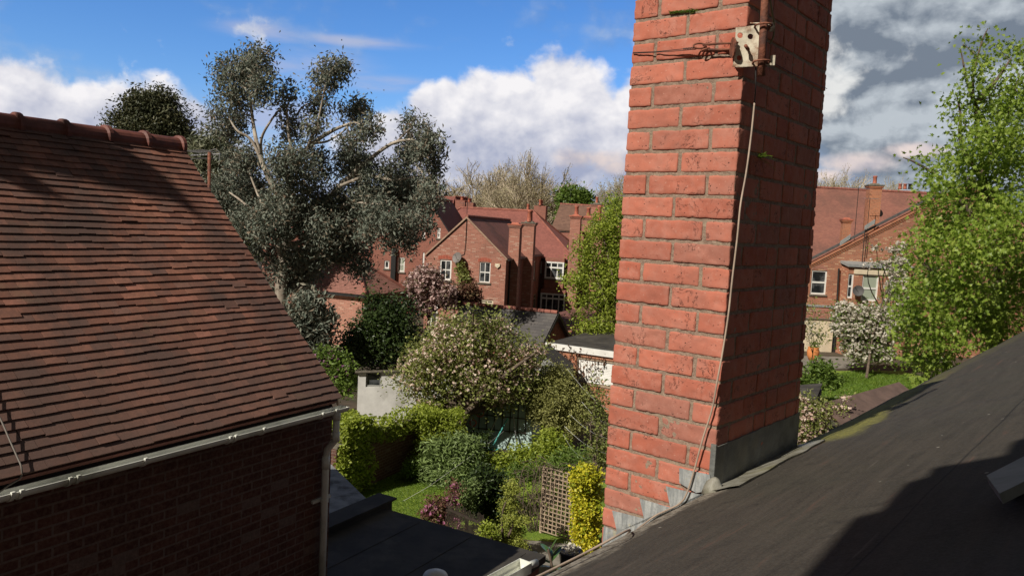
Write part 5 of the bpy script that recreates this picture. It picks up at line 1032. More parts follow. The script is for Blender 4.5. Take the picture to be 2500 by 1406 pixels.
M['ridge_red'] = plain('ridge_red_clay', (0.30, 0.11, 0.08), 0.8, 0.25, 3, dirt=(0.15, 0.06, 0.05))
def gable_house(root, wall, tl, ta, tr_, zl, za, zr, dep, wallm, roofm, lside=True, rside=True, over=.12, verge='stone', trims=True):
    """gable end 'wall' (Wall with its holes already cut), eaves at tl and tr_, apex ta"""
    e = -wall.n
    wall.build(root, wallm, [(tl, 0), (tr_, 0), (tr_, zr), (ta, za), (tl, zl)])
    pL, pA, pR = wall.p(tl, zl), wall.p(ta, za), wall.p(tr_, zr); out = wall.n*.07
    def ext(p, q, k): return p+(p-q).normalized()*k
    eL, eR = ext(pL, pA, over), ext(pR, pA, over); up_ = ZU*.10
    MB().slab([pA+up_+out, eR+up_+out, eR+up_+e*dep, pA+up_+e*dep], -ZU*.10).slab([eL+up_+out, pA+up_+out, pA+up_+e*dep, eL+up_+e*dep], -ZU*.10).build('roof', roofm, root)
    ridge_line(root, pA+up_+out+ZU*.02, pA+up_+e*dep+ZU*.02, M['ridge_red'])
    if trims:
        MB().slab([pA+out*1.1+ZU*.10, eR+out*1.1+ZU*.10, eR+out*1.1-ZU*.02, pA+out*1.1-ZU*.04], wall.n*.03).slab([pA+out*1.1+ZU*.10, eL+out*1.1+ZU*.10, eL+out*1.1-ZU*.02, pA+out*1.1-ZU*.04], wall.n*.03).build('verge', M[verge], root)
    if lside: MB().add([pL+e*dep-ZU*zl, wall.p(tl, 0), pL, pL+e*dep], [(0, 1, 2, 3)]).build('wall', wallm, root)
    bk = [wall.p(tl, 0)+e*dep, wall.p(tr_, 0)+e*dep, pR+e*dep, pA+e*dep, pL+e*dep]; MB().add(bk, [(4, 3, 2, 1, 0)]).build('wall', wallm, root)
    return e
M['vergebrick'] = plain('verge_cement', (0.36, 0.24, 0.17), 0.9, 0.2, 4)
# ---- main gabled house
YG = R(12); a0 = P(1236, 632, 50); W1 = Wall(a0, YG); h1 = thing('gabled_house', 'red brick house with a broad plain gable and two tall stacks on its right slope', 'house', W1.p(-2.5, 0))
tl, zl = W1.hit(1041, 622); ta, za = W1.hit(1140, 532); tr_, zr = W1.hit(1236, 632)
ww = W1.window_px(h1, 1073, 1102, 634, 684, mat='white', fw_=.10, bar=.05); ww['label'] = 'white framed upper window left of the satellite dish'
W1.window_px(h1, 1170, 1197, 640, 690, mat='white', fw_=.06, bar=.045)
W1.window_px(h1, 1160, 1204, 731, 760, cols=(.33, .66), rows=(.7,), mat='cream', fw_=.10, bar=.06)
W1.window_px(h1, 1050, 1068, 738, 800, cols=(), rows=(.6,), mat='white', fw_=.12)
S1 = Wall(a0, YG-math.pi/2)   # right side wall, t runs to the back
DEP = 13.0
gable_house(h1, W1, tl, ta, 0, zl, za, zr, DEP, M['brick_gable'], M['tile_dull'], rside=False, verge='vergebrick')
S1.window_px(h1, 1301, 1307, 637, 682, cols=(), rows=(.5,), mat='white', fw_=.12); S1.window_px(h1, 1302, 1309, 718, 756, cols=(.5,), rows=(.7,), mat='wood', fw_=.10)
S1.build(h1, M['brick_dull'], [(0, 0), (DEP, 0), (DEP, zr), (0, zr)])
MB().box(S1.p(-.05, zr-.12, .12), S1.d*DEP, S1.n*.1, ZU*.1).build('gutter', M['black'], h1)
# brick arches over the windows, a cracked repair left of the ridge line
mb = MB()
for (x0, x1, y) in ((1073, 1102, 634), (1170, 1197, 640)):
    t0, z = W1.hit(x0, y); t1, _ = W1.hit(x1, y)
    N_ = 9
    for i in range(N_):
        u0, u1 = i/N_, (i+1)/N_; f = lambda u: z+.0+.10*math.sin(math.pi*u); p0, p1 = W1.p(t0-.08+(t1-t0+.16)*u0, f(u0), .0), W1.p(t0-.08+(t1-t0+.16)*(u1-.015), f(u1), .0)
        mb.slab([p0, p1, p1+ZU*.22, p0+ZU*.22], W1.n*.012)
mb.build('window_arch', plain('arch_brick', (0.40, 0.11, 0.07), 0.9, 0.2, 8), h1)
def side_stack(wl_, px0, px1, py0, z1, dpx, name='chimney', parent=None, **kw):
    t0 = wl_.hit(px0, py0)[0]
# stacks standing against the side wall
def s_at(px, py=640): return S1.hit(px, py)[0]
ta_ = S1.hit(1257, 600, .18)[0]; c_ = S1.p(ta_, 0, .18); chimney_stack(h1, (c_.x, c_.y), .72, .72, 0, P(1255, 547, c_.y).z, YG, M['brick_gable'], 0, cap=True, capm='pot')
tb_ = S1.hit(1290, 600, .20)[0]; c_ = S1.p(tb_, 0, .20); chimney_stack(h1, (c_.x, c_.y), .86, .80, 0, P(1290, 543, c_.y).z, YG, M['brick_gable'], 2, pot_h=.85, potr=.17)
# flashing at the stacks
for t_ in (ta_, tb_): MB().box(S1.p(t_-.5, zr+.02, -.35), S1.d*.95, -S1.n*.5+ZU*.46, ZU*.04).build('flashing', M['lead'], h1)
# downpipes on the side wall
for t_, z1 in ((.9, zr-.15), (3.6, zr-.15), (8.2, zr-.1)): MB().tube([S1.p(t_, z1, .08), S1.p(t_, .2, .08)], .05, 8).build('downpipe', M['black'], h1)
def dish(name, label, c, look, r, arm_to, mat, parent=None):
    t = thing(name, label, 'satellite dish', arm_to); look = look.normalized(); x = look.orthogonal().normalized(); y = look.cross(x); vs, fs = [c-look*r*.18], []
    K = 20
    for i, q in enumerate((.35, .7, 1)):
        for j in range(K):
            a = 2*math.pi*j/K; vs.append(c+(x*math.cos(a)+y*math.sin(a))*r*q+look*(r*.18*(q*q-1)))
    fs += [(0, 1+j, 1+(j+1) % K) for j in range(K)]
    for i in range(2): fs += [(1+i*K+j, 1+(i+1)*K+j, 1+(i+1)*K+(j+1) % K, 1+i*K+(j+1) % K) for j in range(K)]
    mb = MB(); mb.add(vs, fs); mb.add([v-look*.015 for v in vs], [f[::-1] for f in fs]); mb.build('reflector', mat, t, True)
    MB().tube([arm_to, c-look*r*.2], .03, 6).tube([c-y*r*.8, c+look*r*.9-y*r*.25], .012, 5).build('arm', M['black'], t); return t
dc = W1.p(*W1.hit(1120, 628), .45); dish('satellite_dish', 'grey satellite dish on the gable between the two upper windows', dc, Vector((-.55, -.8, .3)), .36, W1.p(*W1.hit(1123, 640), .02), plain('dish_grey', (0.17, 0.15, 0.14), 0.6, 0.1, 5))
bx = thing('alarm_box', 'cream alarm box on the gable right of the upper window', 'alarm box', W1.p(*W1.hit(1215, 648), 0)); q = W1.hit(1215, 648); MB().slab([W1.p(q[0]+x, q[1]+y, .01) for x, y in ((-.16, .12), (.16, .12), (.16, -.05), (0, -.18), (-.16, -.05))], W1.n*.09).build('case', M['cream'], bx); MB().box(W1.p(q[0]-.05, q[1]-.03, .101), W1.d*.1, W1.n*.02, ZU*.06).build('lens', M['white'], bx)
jb = thing('junction_box', 'small grey box on the gable just under the satellite dish', 'box', W1.p(*W1.hit(1117, 641), 0)); q = W1.hit(1117, 641); MB().box(W1.p(q[0]-.13, q[1]-.12, .01), W1.d*.26, W1.n*.1, ZU*.24).box(W1.p(q[0]-.11, q[1]-.10, .111), W1.d*.22, W1.n*.01, ZU*.2).build('case', M['greyboard'], jb)
def aerial(name, label, foot, h, L_, nel, dir_, mat='black', el=.35):
    t = thing(name, label, 'aerial', foot); MB().tube([foot, foot+ZU*h], .02, 6).build('pole', M[mat], t); d = Vector((math.sin(dir_), math.cos(dir_), 0)); s_ = Vector((d.y, -d.x, 0)); mb = MB(); top = foot+ZU*(h-.05)
    mb.tube([top-d*L_*.4, top+d*L_*.6], .012, 5)
    for i in range(nel): c = top+d*L_*(-.4+i/(nel-1)); mb.tube([c-s_*el*(1-.4*i/nel), c+s_*el*(1-.4*i/nel)], .007, 4)
    mb.build('antenna', M['metal'], t); return t
f_ = W1.p(ta, za-1.6, .05); t_ = aerial('television_aerial', 'slim aerial on a tall pole fixed to the apex of the broad gable', f_, 3.2, .9, 6, 1.3)
cw = thing('drop_wire', 'thin dark wire running down the gable from the apex', 'wire', f_); MB().tube([f_, W1.p(ta-.05, zl+.2, .03), W1.p(*W1.hit(1123, 625), .05)], .018, 4).build('wire', M['black'], cw)
ivy = sp('wall_ivy', 'brown-green ivy climbing the gable below the dish', 'ivy', [(1128, 662, 8, 18), (1132, 685, 10, 16), (1122, 650, 5, 10)], 50.1, 'apple', 60, 14, .2, spread=.14, base=W1.p(W1.hit(1130, 700)[0], 0, .1))
# ---- cross wing with bay
c2 = P(1397, 640, 62.5); ew = S1.p(DEP, 0); h2 = thing('hipped_house', 'big red hipped roof with bay windows joined behind the gabled house', 'house', c2-ZU*c2.z)
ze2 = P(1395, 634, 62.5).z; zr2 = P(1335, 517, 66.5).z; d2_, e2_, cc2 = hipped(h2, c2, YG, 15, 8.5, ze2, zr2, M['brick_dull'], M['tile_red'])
W2 = Wall(c2, YG)
def bay(root, wl_, x0, x1, y0, y1, proj, mat, cols=(.33, .66), rows=(.66,), z0=0):
    t0, z1 = wl_.hit(x0, y0); t1, zz_ = wl_.hit(x1, y1); b_ = wl_.p(t0, 0, 0)
    MB().box(wl_.p(t0, z0, .002), wl_.d*(t1-t0), wl_.n*proj, ZU*(zz_-z0)).box(wl_.p(t0, z1, .002), wl_.d*(t1-t0), wl_.n*proj, ZU*.3).build('bay_wall', mat, root)
    wl_.window(root, t0, t1, zz_, z1, cols=cols, rows=rows, cut=False, o0=proj+.02, depth=.06, fw_=.12, bar=.08, silm='stone')
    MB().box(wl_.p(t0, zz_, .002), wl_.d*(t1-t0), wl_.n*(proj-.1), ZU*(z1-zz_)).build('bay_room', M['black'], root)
bay(h2, W2, 1336, 1379, 637, 681, .9, M['brick_dull'])
bay(h2, W2, 1326, 1382, 712, 765, 1.1, M['brick_dull'], cols=(.25, .5, .75), rows=(.75,))
W2.window_px(h2, 1317, 1323, 637, 668, cols=(), cut=False, depth=-.03, mat='white', fw_=.12)
q = P(1320, 505, 70); chimney_stack(h2, (q.x, q.y), 1.1, .8, 6, P(1320, 503, 70).z, YG, M['brick_dull'], 3, pot_h=.5, cap=False)
q = P(1289, 512, 71); chimney_stack(h2, (q.x, q.y), .5, .8, 6, P(1289, 513, 71).z, YG, M['brick_dull'], 1, pot_h=.5, cap=False)
# ---- tall stack group right of the hipped roof
h5 = thing('terrace_house', 'house mostly hidden by the lime tree with a row of tall brick stacks', 'house', P(1430, 640, 68)-ZU*P(1430, 640, 68).z)
cR = P(1560, 640, 68); hipped(h5, cR, YG, 5.2, 9, P(1440, 600, 68).z, P(1440, 545, 70).z, M['brick_dull'], M['tile_dull'])
for (x, yt, Y, w_, np_) in ((1407, 527, 62, .80, 1), (1436, 530, 64, .78, 1), (1462, 542, 63, .9, 1)):
    q = P(x, yt, Y); chimney_stack(h5, (q.x, q.y), w_, .8, 0, q.z, YG, M['brick_gable'], np_, pot_h=.75 if x != 1462 else 1.3, capm='stone' if x == 1462 else 'pot', potr=.17)
q = P(1457, 498, 72); chimney_stack(h5, (q.x, q.y), .85, .9, 3, q.z, YG, M['brick_gable'], 1, pot_h=.6)
# ---- brown tiled house
h4 = thing('brown_roofed_house', 'house with a plain brown tiled roof beyond the hipped roof', 'house', P(1400, 560, 82)-ZU*P(1400, 560, 82).z)
W4 = Wall(P(1350, 560, 80), YG); pA, pB = P(1368, 498, 84), P(1475, 504, 82); pC, pD = P(1488, 600, 77), P(1345, 560, 79.5)
roof_slab(h4, [pA, pB, Vector((pC.x, pC.y, pD.z)), pD], M['tile_brown'], .15); ridge_line(h4, pA, pB, M['ridge_red'])
MB().slab([Vector((p.x, p.y, 0)) for p in (pA+Vector((-.6, .5, 0)), pB+Vector((0, 4, 0)), pC, pD+Vector((.1, .3, 0)))], ZU*(pD.z-.2)).build('wall', M['brick_dull'], h4)
MB().add([pD-ZU*.2, pA-ZU*.2, Vector((pA.x-.2, pA.y+4, pD.z-.2))], [(0, 1, 2)]).build('gable_wall', M['cream'], h4)
t_ = aerial('rooftop_aerial', 'thin aerial pole above the brown tiled roof', P(1391, 498, 83), 1.6, .5, 3, 1.2)
# ---- dark gabled house behind, left
W6 = Wall(P(1112, 580, 58), R(8)); h6 = thing('shaded_gable_house', 'dark brick gabled house with small windows between the eucalyptus and the broad gable', 'house', W6.p(-4, 0))
q0 = W6.hit(1100, 574); qa = W6.hit(1046, 485); ql = W6.hit(990, 585)
for r_ in ((1031, 1038, 565, 582), (1067, 1075, 556, 582), (1031, 1036, 616, 650)): W6.window_px(h6, *r_, cols=(), rows=(.5,), mat='white', fw_=.09)
W6.window_px(h6, 970, 988, 628, 664, cols=(.5,), rows=(.5,), mat='white', fw_=.09, glass='blind'); W6.window_px(h6, 938, 950, 636, 656, cols=(), rows=(), mat='white', fw_=.09)
tw0 = W6.hit(905, 640)[0]
e = gable_house(h6, W6, tw0, qa[0], q0[0]+.35, W6.hit(905, 570)[1], qa[1], q0[1]-.5, 8, M['brick_dull'], M['tile_dull'], verge='black')
MB().add([W6.p(q0[0]+.35, 0), W6.p(q0[0]+.35, 0)+e*8, W6.p(q0[0]+.35, q0[1]-.5)+e*8, W6.p(q0[0]+.35, q0[1]-.5)], [(0, 1, 2, 3)]).build('wall', M['brick_dull'], h6)
q = W6.hit(962, 640); MB().box(W6.p(q[0]-.15, 0, .01), W6.d*.35, W6.n*.3, ZU*5).build('buttress', M['black'], h6)
# ---- red roof behind it
h7 = thing('red_roofed_house', 'red roofed house with a brick gable end and paired stacks behind the broad gable', 'house', P(1110, 560, 74)-ZU*P(1110, 560, 74).z)
W7 = Wall(P(1112, 560, 74), R(35)); ap = W7.hit(1111, 484); r7 = W7.hit(1140, 545)
Rz = r7[1]; Lw = r7[0]-ap[0]
gable_house(h7, W7, ap[0]-Lw, ap[0], ap[0]+Lw, Rz, ap[1], Rz, 2.0, M['brick_dull'], M['tile_red'], trims=False)
pa = W7.p(ap[0], ap[1]); pl_ = W7.p(ap[0]-Lw, Rz); lft = Vector((-math.cos(R(10)), 0.1, 0))*7
roof_slab(h7, [pa+ZU*.15-W7.n*0, pl_+ZU*.15+Vector((.8, -1.8, -.4)), pl_+ZU*.15+lft+Vector((.8, -1.8, -.4)), pa+ZU*.15+lft], M['tile_red'], .1, 'front_roof')
MB().slab([pl_*1+Vector((.6, -1.2, -pl_.z)), pl_+Vector((.6, -1.2, -pl_.z))+lft, pa+lft-ZU*pa.z, pa-ZU*pa.z], ZU*(pl_.z-.6)).build('wall', M['brick_dull'], h7)
for x, yt, w_ in ((1128, 490, .8), (1146, 495, 1.0)):
    q = P(x, yt, 72); chimney_stack(h7, (q.x, q.y), w_, .9, 2, q.z, YG, M['brick_dull'], 2 if x > 1130 else 1, pot_h=.35, cap=False, potr=.15)
aerial('chimney_aerial', 'thin cross shaped aerial in front of the paired stacks', P(1128, 560, 70), 2.4, .8, 4, 1.5)
# ---- far left terrace behind the eucalyptus
h8 = thing('long_terrace', 'long red roofed brick range glimpsed through the eucalyptus crown', 'house', P(800, 640, 62)-ZU*P(800, 640, 62).z)
cc8 = P(905, 600, 63); hipped(h8, cc8, R(10), 9.5, 8, P(850, 575, 63).z, P(850, 508, 67).z, M['brick_dull'], M['tile_red'], inset=1.5)
W8 = Wall(cc8, R(10))
for x in (700, 760, 830): W8.window_px(h8, x, x+22, 600, 640, cut=False, depth=-.05, mat='white')
# ---- hipped coach house
c9 = P(890, 720, 42); h9 = thing('coach_house', 'low pale brick outbuilding with a hipped red tiled roof in front of the eucalyptus', 'outbuilding', c9-ZU*c9.z)
hipped(h9, c9, R(23), 7.5, 3.9, P(888, 719, 42).z, P(850, 632, 44).z, M['brick_pale'], M['tile_hip'], inset=2.0)
W9 = Wall(c9, R(23)); q = W9.hit(787, 720)
MB().tube([W9.p(q[0], 3.0, .1), W9.p(q[0], .1, .1)], .055, 10).build('downpipe', M['white'], h9)
# ---- slate garage
YGR = R(24); gd_ = Vector((math.cos(YGR), -math.sin(YGR), 0)); ge = Vector((math.sin(YGR), math.cos(YGR), 0)); rR = P(1362, 764, 36); ha = thing('slate_outbuilding', 'low outbuilding with a grey slate roof and red ridge tiles behind the apple tree', 'outbuilding', rR-ZU*rR.z)
Lr = 5.0
for q_ in np.linspace(3, 8, 200):
    p_ = rR-gd_*q_; v_ = p_-EYE; px_ = 1250+F_PX*v_.dot(RT)/v_.dot(fw)
    if px_ < 1132: Lr = q_; break
rL = rR-gd_*Lr; fR = rR-ge*2.1-ZU*1.55; fL = rL-ge*2.1-ZU*1.55; bR = rR+ge*2.1-ZU*1.55; bL = rL+ge*2.1-ZU*1.55
roof_slab(ha, [rL, rR, fR, fL], M['slate'], .07); roof_slab(ha, [rR, rL, bL, bR], M['slate'], .07); ridge_line(ha, rL+ZU*.02, rR+ZU*.02, M['ridge_red'], .10)
MB().add([v-ZU*v.z+gd_*-.15 for v in (fR, bR)]+[bR-ZU*.1-gd_*.15, rR-ZU*.1-gd_*.15, fR-ZU*.1-gd_*.15], [(0, 1, 2, 3, 4)]).add([v-ZU*v.z for v in (fL, fR)]+[fR-ZU*.1, fL-ZU*.1], [(0, 1, 2, 3)]).add([v-ZU*v.z for v in (bL, fL)]+[fL-ZU*.1, rL-ZU*.1, bL-ZU*.1], [(0, 1, 2, 3, 4)]).build('wall', M['brick_dull'], ha)
MB().slab([rR+gd_*.05, fR+gd_*.05, fR+gd_*.05-ZU*.16, rR+gd_*.05-ZU*.18], gd_*.03).slab([rR+gd_*.05, bR+gd_*.05, bR+gd_*.05-ZU*.16, rR+gd_*.05-ZU*.18], gd_*.03).build('bargeboard', M['black'], ha)
# ---- garage with roller door
YD = R(30); gA = P(1337, 838, 31); gz_ = gA.z; WD = Wall(gA, YD); hg = thing('roller_garage', 'brick garage with white fascia and white slatted door behind the chimney', 'garage', WD.p(2, 0))
t0, z1 = WD.hit(1408, 869); t1 = t0+2.6; z0 = WD.hit(1440, 935)[1]
WD.holes.append((t0, t1, z0, z1)); WD.build(hg, M['brick_orange'], [(0, 0), (5, 0), (5, gz_-.2), (0, gz_-.2)], depth=.15)
mb = MB()
for i in range(14): h_ = (z1-z0-.1)/14; mb.slab([WD.p(t0+.06, z0+i*h_, -.098), WD.p(t1-.06, z0+i*h_, -.098), WD.p(t1-.06, z0+i*h_+h_*.93, -.106), WD.p(t0+.06, z0+i*h_+h_*.93, -.106)], WD.n*-.02)
dr = mb.build('roller_door', M['white'], hg); MB().box(WD.p(t0-.02, z0-.08, -.1), WD.d*(t1-t0+.04), WD.n*.14, ZU*.08).box(WD.p(t0, z1-.1, -.1), WD.d*(t1-t0), WD.n*.05, ZU*.1).box(WD.p(t0, z0, -.13), WD.d*.06, WD.n*.08, ZU*(z1-z0)).build('door_frame', M['wood'], dr)
MB().box(WD.p(-.05, gz_-.2, .0), WD.d*5.2, WD.n*.10, ZU*.24).build('fascia', M['white'], hg)
MB().slab([WD.p(-.05, gz_-.05, -.01), WD.p(5, gz_-.05, -.01), WD.p(5, gz_+.05, -5), WD.p(-.05, gz_+.05, -5)], ZU*.06).build('roof', M['felt'], hg)
MB().add([WD.p(0, 0, -5), WD.p(0, 0, 0), WD.p(0, gz_-.1, 0), WD.p(0, gz_-.1, -5)], [(0, 1, 2, 3)]).build('wall', M['brick_dull'], hg)
vn = thing('hanging_vine', 'dry reddish vine trailing over the garage wall and white door', 'vine', WD.p(1, 0, .1)); mb = MB(); pts = []
for x, y0, y1 in ((1345, 842, 880), (1358, 845, 870), (1375, 850, 890), (1392, 850, 905), (1404, 852, 900), (1412, 865, 925), (1420, 850, 935), (1434, 858, 945), (1446, 868, 920), (1455, 880, 950), (1470, 870, 890), (1425, 900, 945), (1395, 845, 870), (1383, 870, 900)):
    a, z_a = WD.hit(x, y0, .08); b_, z_b = WD.hit(x+random.uniform(-4, 4), y1, .08); q_ = [WD.p(a+(b_-a)*t+random.gauss(0, .02), z_a+(z_b-z_a)*t, .10) for t in np.linspace(0, 1, 8)]; mb.tube(q_, .008, 4, False)
    for p in q_:
        for k in range(2): pts.append(tuple(p+Vector((random.gauss(0, .06), random.gauss(0, .03), random.gauss(0, .06)))))
mb.build('stem', M['bark'], vn); V, Fc = leaf_cloud(np.array(pts), .11, .7, .5); np_mesh('leaf', V, Fc, M['brownvine'], vn)
# ---- sheds
sA = P(875, 905, 26); ws = Wall(sA, R(-8)); sh = thing('white_shed', 'low white rendered shed with one dark window left of the apple tree', 'shed', ws.p(2, 0)); zt = sA.z
ws.window_px(sh, 893, 931, 909, 945, cols=(), rows=(), mat='greyboard', fw_=.05, sill=False)
ws.build(sh, M['render'], [(0, 0), (3.4, 0), (3.4, zt+.12), (0, zt-.08)])
MB().slab([ws.p(-.1, zt-.05, .12), ws.p(3.5, zt+.16, .12), ws.p(3.5, zt-.25, -1.4), ws.p(-.1, zt-.46, -1.4)], ZU*.07).build('roof', M['stone'], sh)
MB().box(ws.p(0, 0, -1.3), ws.d*.02, ws.n*1.29, ZU*(zt-.5)).build('side_wall', M['render'], sh)
sB = P(1140, 1090, 24.35); sB.z = 0; wt = Wall(sB, R(10)); st_ = thing('teal_shed', 'pale teal boarded shed behind the apple tree and swing frame', 'shed', wt.p(1, 0))
mb = MB(); Wt, Ht = 2.05, 1.9
for i in range(19): mb.slab([wt.p(0, i*.1, .012), wt.p(Wt, i*.1, .012), wt.p(Wt, i*.1+.098, 0), wt.p(0, i*.1+.098, 0)], -wt.n*.02)
mb.build('wall', M['teal'], st_); MB().box(wt.p(Wt, 0, -2), wt.n*2.0, wt.d*.03, ZU*Ht).box(wt.p(-.03, 0, -2), wt.n*2.0, wt.d*.03, ZU*Ht).build('side_wall', M['teal'], st_)
MB().slab([wt.p(-.1, Ht, .1), wt.p(Wt+.1, Ht, .1), wt.p(Wt+.1, Ht+.5, -1), wt.p(-.1, Ht+.5, -1)], ZU*.05).slab([wt.p(-.1, Ht, -2.1), wt.p(Wt+.1, Ht, -2.1), wt.p(Wt+.1, Ht+.5, -1), wt.p(-.1, Ht+.5, -1)], ZU*.05).build('roof', M['felt'], st_)
mb = MB()
for i in range(7): t_ = .35+i*.25; mb.box(wt.p(t_, .55, .02), wt.d*.03, wt.n*.02, ZU*1.2)
for j in range(3): mb.box(wt.p(.3, .6+j*.45, .041), wt.d*1.6, wt.n*.02, ZU*.03)
mb.build('wall_trellis', M['darkwood'], st_)
sC = P(1300, 945, 27.5); wg = Wall((sC.x, sC.y), R(5)); sg = thing('grey_shed', 'pale grey gable of a shed showing between the blossom and the olive bush', 'shed', wg.p(0, 0)); ga_ = wg.hit(1330, 868); gl_ = wg.hit(1268, 925); gr_ = wg.hit(1392, 915)
wg.build(sg, M['greyboard'], [(gl_[0], 0), (gr_[0], 0), gr_, ga_, gl_]); 
MB().slab([wg.p(gl_[0]-.1, gl_[1]-.08, .08), wg.p(ga_[0], ga_[1]+.02, .08), wg.p(ga_[0], ga_[1]+.02, -2.5), wg.p(gl_[0]-.1, gl_[1]-.08, -2.5)], ZU*.05).slab([wg.p(gr_[0]+.1, gr_[1]-.08, .08), wg.p(ga_[0], ga_[1]+.02, .08), wg.p(ga_[0], ga_[1]+.02, -2.5), wg.p(gr_[0]+.1, gr_[1]-.08, -2.5)], ZU*.05).build('roof', M['felt'], sg)
# ---- dark leaning roofs behind the lime tree
q = P(1395, 770, 40); dk = thing('dark_lean_to', 'dark lean-to roof behind the slate outbuilding', 'lean-to', q-ZU*q.z); pts_ = [P(1365, 762, 40), P(1440, 745, 42), P(1470, 790, 39), P(1385, 800, 38)]
MB().slab(pts_, -ZU*.12).build('roof', M['tile_dull'], dk); MB().slab([Vector((p.x, p.y, 0)) for p in pts_], ZU*(pts_[3].z-.5)).build('wall', M['brick_orange'], dk)
# ================================================================== RIGHT HOUSE
a5 = P(2000, 860, 50); WR = Wall(a5, R(-3)); hr = thing('bay_windowed_house', 'red brick house with a sloping verge, square bay and cream ground floor wall', 'house', WR.p(4, 0))
Tl = WR.hit(1900, 640)[0]; p0 = WR.hit(1975, 642); pk = WR.hit(2255, 500); sl_ = (pk[1]-p0[1])/(pk[0]-p0[0]); tA = pk[0]+3.0; zA = p0[1]+sl_*(tA-p0[0]); tE = p0[0]-.6; zE = p0[1]-sl_*.6
w_ = WR.window_px(hr, 1980, 2018, 660, 719, cols=(), rows=(.5,), mat='white', fw_=.09, bar=.07)
TR2 = tA+9
WR.build(hr, M['brick_right'], [(Tl, 0), (TR2, 0), (TR2, zE), (tA, zA), (tE, zE), (Tl, zE)])
eR = -WR.n; rt_ = [WR.p(tE-.3, zE-.02, .12), WR.p(tA, zA+.15, .12), WR.p(tA, zA+.05, -.45), WR.p(tE-.3, zE-.12, -.45)]
MB().slab(rt_, ZU*.14).slab([WR.p(TR2, zE, .12), WR.p(tA, zA+.15, .12), WR.p(tA, zA+.15, -1.0), WR.p(TR2, zE, -1.0)], ZU*.14).build('roof', M['slate'], hr)
mb = MB()
for k, (o_, zz_) in enumerate(((.10, -.10), (.06, -.22), (.03, -.32))): mb.slab([WR.p(tE, zE+zz_-.10, 0), WR.p(tA, zA+zz_-.10, 0), WR.p(tA, zA+zz_, 0), WR.p(tE, zE+zz_, 0)], WR.n*o_)
mb.build('verge', M['brick_orange'], hr)
# big roof behind
zR, zL = P(2100, 464, 60).z, zE-.2; r1, r2 = P(1900, 459, 60), P(2420, 474, 60); f1, f2 = Vector((r1.x, 52, zL)), Vector((r2.x, 52, zL))
rr = roof_slab(hr, [Vector((r1.x, 60, zR)), Vector((r2.x, 60, zR)), f2, f1], tile_mat('tile_right', (0.34, 0.15, 0.11), (0.27, 0.115, 0.09), (0.11, 0.05, 0.04), stain=(0.11, 0.07, 0.06), stainf=0.55, sc=.35), .15, 'main_roof'); ridge_line(hr, Vector((r1.x, 60, zR+.02)), Vector((r2.x, 60, zR+.02)), M['ridge_red'])
MB().box((f1.x, 52.4, 0), (f2.x-f1.x, 0, 0), (0, 14, 0), (0, 0, zL-.1)).build('rear_wall', M['brick_right'], hr)
roof_slab(hr, [Vector((r1.x, 60.1, zR)), Vector((r2.x, 60.1, zR)), Vector((f2.x, 67, zL)), Vector((f1.x, 67, zL))], M['tile_dull'], .15, 'main_roof')
def stk(px0, px1, ytop, Y, pots, **kw):
    q = P((px0+px1)/2, ytop, Y); w_ = (px1-px0)/F_PX*Y; return chimney_stack(hr, (q.x, q.y), w_, w_, 5, q.z, R(8), M['brick_orange'], pots, **kw)
stk(2121, 2149, 452, 51.2, 1, pot_h=.55); stk(2057, 2076, 535, 51.2, 0, cap=True, capm='pot')
for x in (2197, 2209, 2221): q = P(x, 462, 62); MB().lathe(q, [(.16, 0), (.13, .1), (.12, .35), (.16, .38), (.16, .42)], 10).build('chimney_pot', M['pot'] if x < 2215 else M['black'], hr, True)
for (x0, y0, x1, y1) in ((2110, 562, 2135, 546), (2050, 600, 2075, 583)): q0_, q1_ = P(x0, y0, 49.9), P(x1, y1, 49.9); MB().slab([q0_, q1_, q1_+ZU*.28, q0_+ZU*.28], WR.n*.05).build('flashing', M['lead'], hr)
# bay
def rt(px, py): return WR.hit(px, py)
bt0 = rt(2052, 700)[0]; bt1 = bt0+4.1; bz1 = rt(2100, 652)[1]; bp_ = .9
WR2 = Wall(WR.p(0, 0, bp_), R(-3))
for i, r_ in enumerate(((2069, 2083, 668, 728), (2104, 2144, 671, 735), (2168, 2182, 670, 735))): WR2.window_px(hr, *r_, cols=(), rows=(.48,), mat='white', fw_=.09, bar=.07, glass='blind' if i else 'glass', sill=False)
WR2.build(hr, M['brick_right'], [(bt0, 0), (bt1, 0), (bt1, bz1), (bt0, bz1)], 'bay_wall')
MB().box(WR2.p(bt0, 0, -bp_), WR2.n*(bp_-.001), WR2.d*.02, ZU*bz1).build('bay_side', M['brick_right'], hr); MB().box(WR2.p(bt1, 0, -bp_), WR2.n*(bp_-.001), -WR2.d*.02, ZU*bz1).build('bay_side', M['brick_right'], hr)
MB().slab([WR2.p(bt0-.15, bz1+.02, .18), WR2.p(bt1+.15, bz1+.02, .18), WR2.p(bt1+.15, bz1+.2, -bp_), WR2.p(bt0-.15, bz1+.2, -bp_)], ZU*.16).build('bay_roof', M['lead'], hr)
MB().box(WR2.p(bt0+.35, bz1-.42, .002), WR2.d*(bt1-bt0-.6), WR2.n*.06, ZU*.34).box(WR2.p(bt0, rt(2070, 745)[1], .002), WR2.d*.55, WR2.n*.06, ZU*.16).build('stone_band', M['cream'], hr)
MB().tube([WR.p(rt(2046, 655)[0], rt(2046, 655)[1], .12), WR.p(rt(2042, 770)[0], .3, .12)], .06, 8).build('downpipe', M['black'], hr)
zs = rt(2000, 745)[1]; tlp = rt(2038, 760)[0]
MB().box(WR.p(Tl, zs-.1, .002), WR.d*(tlp-Tl), WR.n*.25, ZU*.12).build('lead_band', M['lead'], hr)
